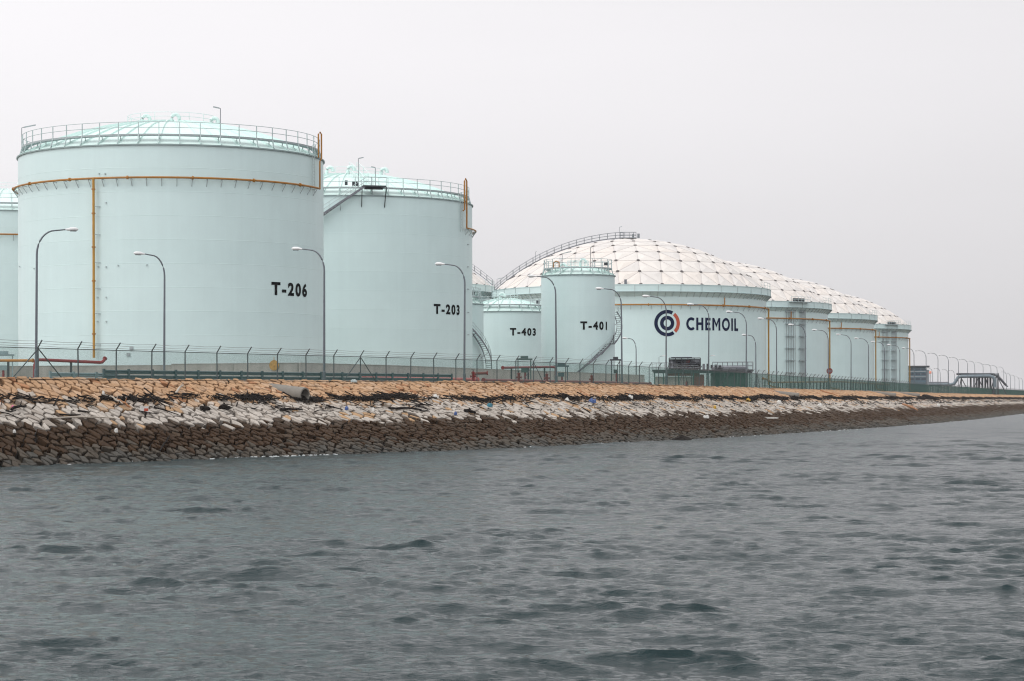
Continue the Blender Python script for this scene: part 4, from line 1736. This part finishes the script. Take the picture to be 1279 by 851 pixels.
# raised valve frames behind the fence
def valve_frame(px, d, w, h, label, mname='dark_steel'):
    p = at(px, 470, d)
    b = Vector((p.x, p.y, gz(p.x, p.y)))
    root = empty('valve_frame', b, cam_rz(b.x, b.y))
    tag(root, label, 'steel frame', 'small steel frames behind the fence')
    for sx in (-1, 1):
        for sy in (-1, 1):
            MB().bar((sx * w / 2, sy * 0.4, 0), (sx * w / 2, sy * 0.4, h), 0.12).build('leg', mname, root)
    MB().box((0, 0, h), (w + 0.4, 1.2, 0.18)).box((0, 0, h + 0.25), (w * 0.6, 0.6, 0.3)).build('top_plate', mname, root)
    MB().box((0, 0, h * 0.55), (w * 0.5, 0.5, 0.5)).build('control_box', mname, root)
    MB().tube([(0.1, 0, 0.1), (0.1, 0, h * 0.5)], 0.12, 8).build('pipe', 'red_paint', root)


valve_frame(655, 268, 1.5, 2.9, 'dark steel valve frame standing below the T-403 tank', 'green_steel')
valve_frame(701, 290, 1.6, 2.4, 'blue grey pump frame below the left side of T-401', 'rail_green')
valve_frame(769, 302, 1.1, 3.4, 'narrow dark frame with a red pipe at the foot of T-401', 'dark_steel')
valve_frame(3, 232, 2.0, 2.9, 'low pale frame beyond the wall at the left edge', 'rail_light')

# steps over the bund wall
ps = at(616, 470, 276)
stp = MB()
zb = gz(ps.x, ps.y)
for i in range(8):
    stp.box((0.32 * i, 0, 0.12 + 0.12 * i), (0.32, 1.4, 0.24 + 0.24 * i))
cs_ = stp.build('concrete_steps', 'concrete', loc=(ps.x - 1.2, ps.y - 1.8, zb), rz=R_(180 + 20))
tag(cs_, 'concrete steps over the bund wall beside the curling stair', 'steps')

# ------------------------------------------------------------------ pump platform
DP = 368.0
pp = at(876, 480, DP)
PB = Vector((pp.x, pp.y, gz(pp.x, pp.y)))
plat = empty('pump_platform', PB, cam_rz(PB.x, PB.y))
tag(plat, 'dark steel pump platform with railings in front of the lettered tank', 'platform')
KP = DP / FPX


def pxl(x, y): return ((x - 876) * KP, at(x, y, DP).z - PB.z)


dk = MB()
x0, zd = pxl(815, 462)
x1, _ = pxl(940, 462)
dk.box(((x0 + x1) / 2, 0.5, zd - 0.15), (x1 - x0, 5.0, 0.28))
dk.box(((x0 + x1) / 2, -1.9, zd - 0.42), (x1 - x0 - 0.4, 0.14, 0.36))
dk.build('deck', 'dark_steel', plat)
for px in (818, 829, 848, 866, 884, 905, 921, 936):
    MB().bar((pxl(px, 0)[0], -1.7, 0), (pxl(px, 0)[0], -1.7, zd - 0.2), 0.2).build('column', 'green_steel', plat)
# process skid on the deck
sk = MB()
xa, xb = pxl(836, 0)[0], pxl(875, 0)[0]
zt = pxl(850, 447.5)[1]
for x in np.linspace(xa, xb, 6):
    for y in (-1.6, 0.4):
        sk.bar((x, y, zd), (x, y, zt), 0.12)
for y in (-1.6, 0.4):
    for z in (zd + 0.1, (zd + zt) / 2, zt):
        sk.bar((xa, y, z), (xb, y, z), 0.12)
sk.box(((xa * 0.6 + xb * 0.4), -0.6, zt + 0.05), ((xb - xa) * 0.66, 2.4, 0.2))
sk.box(((xa + xb) / 2, 0.5, (zd + zt) / 2), (xb - xa, 0.12, zt - zd - 0.3))
sk.build('skid_frame', 'dark_steel', plat)
rr = random.Random(4)
for i in range(14):
    x = xa + (xb - xa) * (i + 0.5) / 14
    MB().tube([(x, rr.uniform(-1.3, -0.2), zd + 0.1), (x, rr.uniform(-1.3, -0.2), zd + rr.uniform(0.9, 1.6))], rr.uniform(0.16, 0.34), 10).build('vessel', rr.choice(['grey_steel', 'dark_steel', 'lamp_white', 'dark_steel', 'brick_red', 'dark_steel']), plat, smooth=True)
for i in range(4):
    z = zd + 0.3 + 0.35 * i
    MB().tube([(xa + 0.2, -1.3 + 0.2 * i, z), (xb - 0.2, -1.3 + 0.2 * i, z)], 0.09, 8).build('pipe', rr.choice(['grey_steel', 'galvanised']), plat, smooth=True)
for i in range(5):
    x = pxl(879 + i * 5, 0)[0]
    MB().box((x, -1.0, zd + 0.45), (0.4, 0.5, rr.uniform(0.5, 1.1))).build('pump', rr.choice(['dark_steel', 'grey_steel']), plat)
hr = MB()
xr0, xr1 = pxl(890, 0)[0], pxl(940, 0)[0]
for i in range(9):
    x = xr0 + (xr1 - xr0) * i / 8
    for y in (-1.8, 2.8):
        hr.tube([(x, y, zd), (x, y, zd + 1.2)], 0.035, 4)
for y in (-1.8, 2.8):
    for z in (0.6, 1.2):
        hr.tube([(xr0, y, zd + z), (xr1, y, zd + z)], 0.035, 4)
for i in range(5):
    x = pxl(815 + 5 * i, 0)[0]
    hr.tube([(x, -1.8, zd), (x, -1.8, zd + 1.1)], 0.035, 4)
hr.tube([(pxl(815, 0)[0], -1.8, zd + 1.1), (pxl(836, 0)[0], -1.8, zd + 1.1)], 0.035, 4)
hr.build('handrail', 'galvanised', plat)
rt = MB().lathe([(0, zd - 0.5), (3.0, zd - 0.5), (3.06, zd - 0.6), (3.06, 0.0)], 48)
rt.v = [(v[0] + pxl(911, 0)[0], v[1] + 2.0, v[2]) for v in rt.v]
rt.build('round_sump', 'green_steel', plat, smooth=True)
lf = MB().lathe([(2.9, zd), (2.9, zd + 0.35), (2.6, zd + 0.5), (0.01, zd + 0.6)], 40)
lf.v = [(v[0] + pxl(911, 0)[0], v[1] + 1.6, v[2]) for v in lf.v]
lf.build('tank_lid', 'grey_steel', plat, smooth=True)
fr = MB()
xa2, xb2 = pxl(834, 0)[0], pxl(874, 0)[0]
fr.box(((xa2 + xb2) / 2, -1.2, zd - 0.75), (xb2 - xa2, 0.5, 0.55))
fr.box((pxl(873, 0)[0], -1.2, (zd - 0.8) / 2), (1.7, 0.5, zd - 0.8))
fr.build('red_frame', 'brick_red', plat)
MB().box((pxl(842, 0)[0], -0.7, 0.95), (pxl(866, 0)[0] - pxl(818, 0)[0], 0.3, 1.9)).build('low_wall', 'pale_concrete', plat)
MB().tube([(pxl(858, 0)[0], -1.0, 0.3), (pxl(858, 0)[0], -1.0, 1.0), (pxl(858, 0)[0], -1.0, 1.15), (pxl(858, 0)[0], -1.0, 1.35)], [0.22, 0.22, 0.1, 0.06], 10).build('extinguisher', 'red_paint', plat, smooth=True)
st = MB()
for y in (-2.2, -1.5):
    st.flat((pxl(898, 0)[0], y, 0.2), (pxl(914, 0)[0], y, zd), 0.1, 0.25)
st.build('stair', 'dark_steel', plat)
for px, sgn in ((823.5, 1), (884.5, 1)):
    x = pxl(px, 0)[0]
    q = MB().tube([(x, -1.5, zd), (x, -1.5, zd + 2.0), (x + 0.25, -1.5, zd + 2.15), (x + 0.9, -1.5, zd + 2.25)], 0.04, 5).build('deck_lamp', 'galvanised', plat)
    MB().box((x + 0.8, -1.5, zd + 2.26), (0.6, 0.15, 0.1)).build('lamp_head', 'lamp_white', q)

# ------------------------------------------------------------------ far office block, pipe rack
DO = 860.0
KO = DO / FPX
po = at(1133, 480, DO)
OB = Vector((po.x, po.y, gz(po.x, po.y)))
off = empty('office_block', OB, cam_rz(OB.x, OB.y))
tag(off, 'low blue grey office block with bands of dark windows beyond the last tank', 'building')
zo = lambda y: at(1145, y, DO).z - OB.z
xl, xr = -10.0, (1157 - 1133) * KO
MB().box(((xl + xr) / 2, 6, zo(459) / 2), (xr - xl, 12, zo(459))).build('wall', 'building_blue', off)
MB().box(((xl + xr) / 2 + 0.4, 6, zo(459) + 0.3), (xr - xl + 1.4, 13.2, 0.6)).build('roof', 'dark_steel', off)
for y0, y1 in ((460.3, 462.8), (466, 468.7), (472.3, 475)):
    n = 8
    for i in range(n):
        w = (xr - xl) / n
        fr_ = MB().box((xl + w * (i + 0.5), -0.04, (zo(y0) + zo(y1)) / 2), (w - 0.12, 0.1, zo(y0) - zo(y1))).build('window', 'building_blue', off)
        MB().box((xl + w * (i + 0.5), -0.11, (zo(y0) + zo(y1)) / 2), (w - 0.4, 0.06, zo(y0) - zo(y1) - 0.2)).build('pane', 'glass_dark', fr_)
for y in (464.2, 470.6):
    MB().box(((xl + xr) / 2, -0.1, zo(y)), (xr - xl + 0.3, 0.26, 0.35)).build('ledge', 'building_pale', off)
MB().box((xr + 0.5, 2, zo(462) / 2), (1.0, 3, zo(462))).build('stair_tower', 'building_pale', off)

pb = at(1164, 470, 840)
bc = empty('beacon_post', Vector((at(1162, 470, 840).x, 840, gz(pb.x, 840))))
tag(bc, 'thin post with a small orange white beacon right of the office block', 'beacon')
zbk = at(1162, 467, 840).z - gz(pb.x, 840)
MB().tube([(0, 0, 0), (0, 0, zbk)], 0.08, 6).build('post', 'grey_steel', bc)
MB().tube([(0, 0, zbk), (0, 0, zbk + 0.15), (0, 0, zbk + 0.8), (0, 0, zbk + 1.0)], [0.3, 0.45, 0.45, 0.2], 10).build('lantern', 'beacon', bc, smooth=True)

DK = 900.0
KK = DK / FPX
kb = at(1215, 485, DK)
KB = Vector((kb.x, kb.y, gz(kb.x, kb.y)))
rack = empty('pipe_rack', KB, cam_rz(KB.x, KB.y))
tag(rack, 'dark steel pipe rack carrying large grey pipes beyond the green fence', 'pipe rack')
X_ = lambda px: (px - 1215) * KK
Z_ = lambda y: at(1215, y, DK).z - KB.z
MB().tube([(X_(1140), -1.9, Z_(480.5)), (X_(1188), -1.9, Z_(480.5)), (X_(1192), -1.9, Z_(479.5)), (X_(1195), -1.9, Z_(475)), (X_(1197), -1.9, Z_(471.5)), (X_(1201), -1.9, Z_(470.3)), (X_(1236), -1.9, Z_(470)), (X_(1240), -1.9, Z_(471.5)), (X_(1242), -1.9, Z_(475)), (X_(1242), -1.9, Z_(484))], 0.66, 12).build('large_pipe', 'pipe_blue_grey', rack, smooth=True)
MB().tube([(X_(1195), 1.6, Z_(467.2)), (X_(1240), 1.6, Z_(467.4)), (X_(1246), 1.6, Z_(471)), (X_(1256), 1.6, Z_(482))], 0.4, 10).build('upper_pipe', 'dark_steel', rack, smooth=True)
rk = random.Random(12)
for k in range(10):
    px = 1213 + 3.4 * k
    MB().tube([(X_(px), rk.uniform(-0.6, 3.5), 0), (X_(px), rk.uniform(-0.6, 3.5), Z_(rk.uniform(467.5, 471)))], rk.uniform(0.16, 0.36), 8).build('riser', rk.choice(['dark_steel', 'grey_steel', 'pipe_blue_grey']), rack, smooth=True)
for k in range(3):
    MB().tube([(X_(1211), 2.4 + 0.7 * k, Z_(468)), (X_(1246), 2.4 + 0.7 * k, Z_(468.3))], 0.28, 8).build('small_pipe', 'galvanised', rack, smooth=True)
MB().tube([(X_(1136), 3.0, Z_(477.5)), (X_(1186), 3.0, Z_(477.8))], 0.3, 8).build('low_pipe', 'grey_steel', rack, smooth=True)
for i, px in enumerate((1201, 1212, 1222, 1231, 1236, 1241, 1246)):
    f_ = MB()
    for y in (-1.0, 4.6):
        f_.bar((X_(px), y, 0), (X_(px), y, Z_(467.5)), 0.38)
    f_.bar((X_(px), -1.0, Z_(471.5)), (X_(px), 4.6, Z_(471.5)), 0.34).bar((X_(px), -1.0, Z_(467.5)), (X_(px), 4.6, Z_(467.5)), 0.34)
    f_.build('bent', 'dark_steel', rack)
for a, b in ((1201, 1197), (1201, 1212), (1222, 1212), (1222, 1231), (1231, 1236), (1241, 1236), (1246, 1256)):
    MB().bar((X_(a), -1.0, Z_(472.5)), (X_(b), -1.0, 0), 0.34).build('brace', 'dark_steel', rack)
MB().box((X_(1229), 1.8, Z_(471.8)), (X_(1247) - X_(1211), 5.5, 0.25)).build('walkway', 'dark_steel', rack)
rl = MB()
for k in range(12):
    px = 1211 + 3.25 * k
    rl.tube([(X_(px), -1.0, Z_(471.8)), (X_(px), -1.0, Z_(466.6))], 0.08, 4)
for y in (466.6, 469):
    rl.tube([(X_(1211), -1.0, Z_(y)), (X_(1247), -1.0, Z_(y))], 0.09, 4)
rl.build('handrail', 'galvanised', rack)
st = MB()
for i in range(9):
    st.box((X_(1247 + 1.3 * i), 3.5, Z_(470 + 1.6 * i)), (0.5, 1.4, 0.5))
st.build('stair', 'dark_steel', rack)


# ------------------------------------------------------------------ concrete outfall pipes
def outfall(px, py, dia, length, label, nose=0.0, dirn=None):
    p, s, q = slope_hit(px, py)
    T = FENCE.tan(s)
    N = Vector((T.y, -T.x, 0))
    d = (N if dirn is None else Vector(dirn)).normalized()
    d = (d + Vector((0, 0, -0.10))).normalized()
    r = dia / 2
    root = empty('outfall_pipe', p)
    tag(root, label, 'concrete pipe', 'concrete outfall pipes on the stones')
    a, b = -d * length, d * 0.0
    u, w = frame_for(d)
    up = Vector((0, 0, r * 0.8))
    n = 28
    mb = MB()
    for c, rad in ((a, r), (b, r), (b, r * 0.80), (b - d * 1.6, r * 0.80)):
        for k in range(n):
            t = 2 * PI * k / n
            mb.v.append(tuple(c + up + (u * math.cos(t) + w * math.sin(t)) * rad))
    for i in range(3):
        for k in range(n):
            mb.f.append((i * n + k, (i + 1) * n + k, (i + 1) * n + (k + 1) % n, i * n + (k + 1) % n))
    mb.build('barrel', 'pipe_concrete', root, smooth=True)
    c2 = MB().tube([b - d * 1.5 + up, b - d * 1.55 + up], r * 0.8, n)  # dark disc across the bore, painted stand-in for the shade inside
    c2.build('mouth_shade_disc', 'pipe_bore_shade', root)


outfall(381, 501.5, 1.35, 6.2, 'large grey concrete pipe jutting from the stones below T-206', dirn=(0.84, -0.54, 0))
outfall(998, 498, 1.0, 5.5, 'far concrete pipe end jutting from the stones below the domed tanks', dirn=(0.98, -0.25, 0))
outfall(1119, 496.5, 1.05, 6.5, 'farther concrete pipe on the stones, left of a close pair', dirn=(0.99, -0.12, 0))
outfall(1149, 496.8, 1.05, 6.5, 'farther concrete pipe on the stones, right of a close pair', dirn=(0.99, -0.12, 0))


# ------------------------------------------------------------------ driftwood and litter
def driftwood():
    rnd = random.Random(21)
    mb = MB()
    s = FENCE.s_at_px(-30, 8)
    s_end = FENCE.len * 0.92
    while s < s_end:
        w = wid(s)
        dens = 0.5 + 0.28 * math.sin(s * 0.31 + 1.0) + 0.22 * math.sin(s * 0.083) + 0.2 * math.sin(s * 0.77 + 2)
        nloc = 11 if rnd.random() < dens ** 2 * 0.9 else (2 if rnd.random() < 0.7 else 0)
        zmid = 4.52 + 0.12 * math.sin(s * 0.19) + 0.07 * math.sin(s * 0.55)
        for _ in range(nloc):
            z = rnd.gauss(zmid, 0.10)
            if rnd.random() < 0.16: z = rnd.uniform(3.2, 4.5)
            ss = s + rnd.uniform(-1.2, 1.2)
            q = CREST + (1 - z / zc(ss)) * (w - CREST)
            T = FENCE.tan(ss)
            N = Vector((T.y, -T.x, 0))
            k = -zc(ss) / (w - CREST)
            c = FENCE.pos(ss, q, z + 0.12 + abs(rnd.gauss(0, 0.06)))
            th = rnd.gauss(0, 0.5)
            d = T * math.cos(th) + (N + Vector((0, 0, k))) * math.sin(th) + Vector((0, 0, rnd.gauss(0, 0.10)))
            L = rnd.choice([0.4, 0.6, 0.9, 1.3, 2.0])
            r = rnd.uniform(0.018, 0.06) * (1.25 if L > 1 else 1)
            m = c + Vector((0, 0, rnd.gauss(0, 0.06)))
            mb.tube([c - d * L / 2, m, c + d * L / 2], [r, r * 0.9, r * 0.5], 4)
        s += rnd.uniform(0.16, 0.42)
    tag(mb.build('driftwood', 'dark_wood'), 'dark tide line of driftwood sticks strewn along the stone slope', 'driftwood', kind='stuff')


driftwood()


def crumple(p, size, mname, name, label, cat, seed, flat=0.6, rz=0.0):
    """a torn, folded scrap: a ragged sheet pushed up into creases"""
    rnd = random.Random(seed)
    mb = MB()
    n = 7
    hs = [[0.0] * n for _ in range(n)]
    for _ in range(5):
        th, ph, fr = rnd.uniform(0, PI), rnd.uniform(0, 6), rnd.uniform(1.2, 3.2)
        for j in range(n):
            for i in range(n):
                hs[j][i] += abs(math.sin(fr * (i / n * math.cos(th) + j / n * math.sin(th)) * PI + ph)) / 5
    for j in range(n):
        for i in range(n):
            u, v = i / (n - 1) - 0.5, j / (n - 1) - 0.5
            k = 0.72 * (1 - 0.35 * (abs(u) * abs(v)) * 4) * rnd.uniform(0.85, 1.1)
            edge = 1 - max(abs(u), abs(v)) * 1.7
            mb.v.append((u * size[0] * k, v * size[1] * k, size[2] * 0.8 * (hs[j][i] * (0.55 + edge) + rnd.uniform(0, 0.12))))
    for j in range(n - 1):
        for i in range(n - 1):
            mb.f.append((j * n + i, j * n + i + 1, (j + 1) * n + i + 1, (j + 1) * n + i))
    b0 = len(mb.v)
    mb.v += [(x, y, -0.08) for x, y, z in mb.v[:b0]]
    per = [i for i in range(n)] + [j * n + n - 1 for j in range(1, n)] + [(n - 1) * n + i for i in range(n - 2, -1, -1)] + [j * n for j in range(n - 2, 0, -1)]
    for k in range(len(per)):
        a, b = per[k], per[(k + 1) % len(per)]
        mb.f.append((a, b0 + a, b0 + b, b))
    o = mb.build(name, mname, loc=p, rz=seed * 0.7)
    tag(o, label, cat)


def box_litter(p, size, mname, name, label, cat, rz, lid=None):
    root = empty(name, p, rz)
    tag(root, label, cat)
    x, y, z = size
    mb = MB().box((0, 0, z * 0.5), (x, y, z)).box((0, 0, z + 0.02), (x * 1.04, y * 1.04, 0.05)).box((0, 0, 0.02), (x * 1.03, y * 1.03, 0.05))
    mb.build('body', mname, root)
    if lid:
        MB().box((x * 0.2, -y * 0.5 - 0.012, z * 0.45), (x * 0.5, 0.03, z * 0.5)).build('panel', lid, root)


def on_slope(px, py, dz=0.12):
    p, s, q = slope_hit(px, py)
    return p + Vector((0, 0, dz))


box_litter(on_slope(180, 517), (0.62, 0.45, 0.42), 'white_plastic', 'foam_box', 'white foam box with an orange side on the pale stones below T-206', 'box', 0.3, 'logo_red')
crumple(on_slope(145, 541), (0.42, 0.35, 0.3), 'white_plastic', 'plastic_bag', 'white scrap of plastic on the dark stones below the orange downpipe', 'bag', 1)
crumple(on_slope(18, 541.5), (0.40, 0.3, 0.18), 'white_plastic', 'plastic_bag', 'white scrap of plastic on the dark stones at the far left', 'bag', 2)
crumple(on_slope(129, 494), (0.4, 0.3, 0.25), 'white_plastic', 'plastic_bag', 'white scrap at the top of the tide line left of T-206 number', 'bag', 3)
crumple(on_slope(740, 504), (1.3, 0.9, 0.55), 'blue_plastic', 'plastic_sheet', 'blue plastic sheet in the tide line below the T-401 tank', 'sheet', 4)
crumple(on_slope(612, 509), (0.8, 0.6, 0.4), 'cyan_plastic', 'plastic_drum', 'turquoise plastic litter on the stones below the T-403 tank', 'litter', 5)
crumple(on_slope(569, 519), (0.45, 0.4, 0.3), 'blue_plastic', 'plastic_bottle', 'small blue plastic litter on the pale stones below T-203', 'litter', 6)
crumple(on_slope(433, 513), (0.5, 0.5, 0.35), 'blue_plastic', 'plastic_bottle', 'dark blue plastic litter in the tide line right of the concrete pipe', 'litter', 7)
crumple(on_slope(787, 499), (1.1, 0.7, 0.5), 'white_plastic', 'plastic_bag', 'large white bag in the tide line right of the T-401 tank', 'bag', 8)
crumple(on_slope(544, 498), (0.8, 0.4, 0.3), 'white_plastic', 'plastic_bag', 'white plastic scrap in the tide line below the T-203 number', 'bag', 9)
crumple(on_slope(934.5, 502), (1.3, 0.7, 0.45), 'yellow_plastic', 'float', 'bright yellow float on the stones below the orange downpipe of the lettered tank', 'float', 10)
crumple(on_slope(893, 511), (0.9, 0.6, 0.45), 'yellow_plastic', 'float', 'small orange yellow float lower on the pale stones', 'float', 11)
crumple(on_slope(973, 505), (1.2, 0.9, 0.6), 'white_plastic', 'foam_float', 'pale round foam float on the stones below the domed tanks', 'float', 12)
crumple(on_slope(882, 523), (1.1, 0.6, 0.4), 'white_plastic', 'plastic_bag', 'white litter on the dark stones below the pump platform', 'bag', 13)
box_litter(on_slope(963, 524), (1.9, 0.5, 0.12), 'white_plastic', 'white_board', 'narrow white board lying on the dark stones at the right', 'board', -0.6)
crumple(on_slope(1024, 508), (1.2, 0.8, 0.5), 'white_plastic', 'plastic_bag', 'white litter on the stones below the round sign', 'bag', 14)
crumple(on_slope(1172, 508), (1.6, 0.9, 0.7), 'white_plastic', 'plastic_bag', 'white litter on the stones below the pipe rack', 'bag', 15)
crumple(on_slope(16, 511), (0.5, 0.3, 0.2), 'pink_plastic', 'plastic_bottle', 'small pink plastic litter on the stones at the far left', 'litter', 16)
crumple(on_slope(466, 514), (0.5, 0.3, 0.25), 'white_plastic', 'plastic_bag', 'small white scrap on the pale stones right of the concrete pipe', 'bag', 17)
crumple(on_slope(708, 502), (0.7, 0.5, 0.35), 'white_plastic', 'plastic_bag', 'small white scrap in the tide line left of the blue sheet', 'bag', 18)
crumple(on_slope(442, 478, 0.1), (1.1, 0.5, 0.22), 'rail_paint', 'net_bundle', 'pale bundle of netting caught at the crest by the T-203 guard rail', 'net', 19)


def log(x0, y0, x1, y1, r, mname, label, name='driftwood_log'):
    a, b = on_slope(x0, y0, 0.16), on_slope(x1, y1, 0.16)
    base = (a + b) / 2
    rnd = random.Random(int(x0 * 7))
    pts = [a + (b - a) * t + Vector((0, 0, 0.08 * math.sin(PI * t) + rnd.gauss(0, 0.03))) - base for t in (0, .2, .4, .6, .8, 1)]
    root = MB().tube(pts, [r, r * 1.05, r, r * 0.9, r * 0.8, r * 0.55], 8).build(name, mname, loc=base, smooth=True)
    tag(root, label, 'driftwood')
    stub = pts[3]
    MB().tube([stub, stub + Vector((rnd.uniform(-.3, .3), -0.1, 0.38))], [r * 0.5, r * 0.25], 6).build('branch_stub', mname, root)


log(131, 496, 154, 508, 0.09, 'bleached_wood', 'bleached branch lying across the tide line at the left')
log(146, 503, 163, 511, 0.10, 'tan_wood', 'reddish brown plank end beside the bleached branch')
log(66, 525, 143, 525, 0.06, 'bleached_wood', 'long thin grey pole lying along the pale stones at the left')
log(14, 514, 33, 510, 0.10, 'dark_wood', 'dark forked branch on the pale stones at the far left')
log(200, 566, 212, 548, 0.07, 'dark_wood', 'thin dark stick propped on the brown stones below T-206')
log(219, 494, 229, 484, 0.09, 'bleached_wood', 'grey stick propped on the tan stones below the guard rail')
log(276, 512, 287, 512, 0.22, 'dark_wood', 'short thick black log on the stones left of the concrete pipe')
log(251, 513, 262, 514, 0.20, 'dark_wood', 'short black log left of another on the pale stones')
log(350, 514, 378, 515, 0.09, 'dark_wood', 'thin dark pole on the stones under the concrete pipe')
log(580, 515, 594, 518, 0.16, 'dark_wood', 'dark log on the pale stones below the T-203 edge')
log(486, 512, 526, 514, 0.10, 'dark_wood', 'long dark branch on the pale stones below the T-203 tank')
log(1025, 489, 1050, 497, 0.13, 'tan_wood', 'rusty brown plank on the tan stones below the round sign')
log(1128, 506, 1146, 513, 0.22, 'tan_wood', 'brown log slanting on the stones below the far pipes')
log(1010, 497, 1022, 499, 0.3, 'dark_wood', 'thick dark log right of the far concrete pipe')
log(1154, 497, 1170, 500, 0.7, 'dark_wood', 'dark heaped root stump right of the pair of far pipes', 'root_stump')

# a boulder awash at the water's edge
p = on_slope(851, 552, 0)
rb = random.Random(8)
mb = MB()
n, m = 10, 5
for j in range(m + 1):
    t = j / m
    for i in range(n):
        a = 2 * PI * i / n
        r = math.cos(t * PI / 2 * 0.92) * rb.uniform(0.82, 1.12)
        mb.v.append((math.cos(a) * r * 1.25, math.sin(a) * r * 0.8, t * 0.75 - 0.25 + rb.uniform(-.05, .05)))
for j in range(m):
    for i in range(n):
        mb.f.append((j * n + i, j * n + (i + 1) % n, (j + 1) * n + (i + 1) % n, (j + 1) * n + i))
mb.f.append(tuple(m * n + i for i in range(n)))
tag(mb.build('boulder', 'dark_wood', loc=(p.x, p.y - 1.0, 0.05)), 'dark boulder awash at the foot of the stones below the pump platform', 'boulder')

# ------------------------------------------------------------------ haze
hz = MB().box((0, 2800, 24.0), (13000, 6800, 52.0)).build('haze', 'foam')
hz.data.materials.clear()
hm = bpy.data.materials.new('haze_air')
hm.use_nodes = True
hm.node_tree.nodes.clear()
ho = hm.node_tree.nodes.new('ShaderNodeOutputMaterial')
hv = hm.node_tree.nodes.new('ShaderNodeVolumePrincipled')
hv.inputs['Color'].default_value = (0.92, 0.92, 0.95, 1)
hv.inputs['Density'].default_value = 0.00006
hv.inputs['Anisotropy'].default_value = 0.0
hm.node_tree.links.new(hv.outputs[0], ho.inputs['Volume'])
hz.data.materials.append(hm)
tag(hz, kind='stuff')
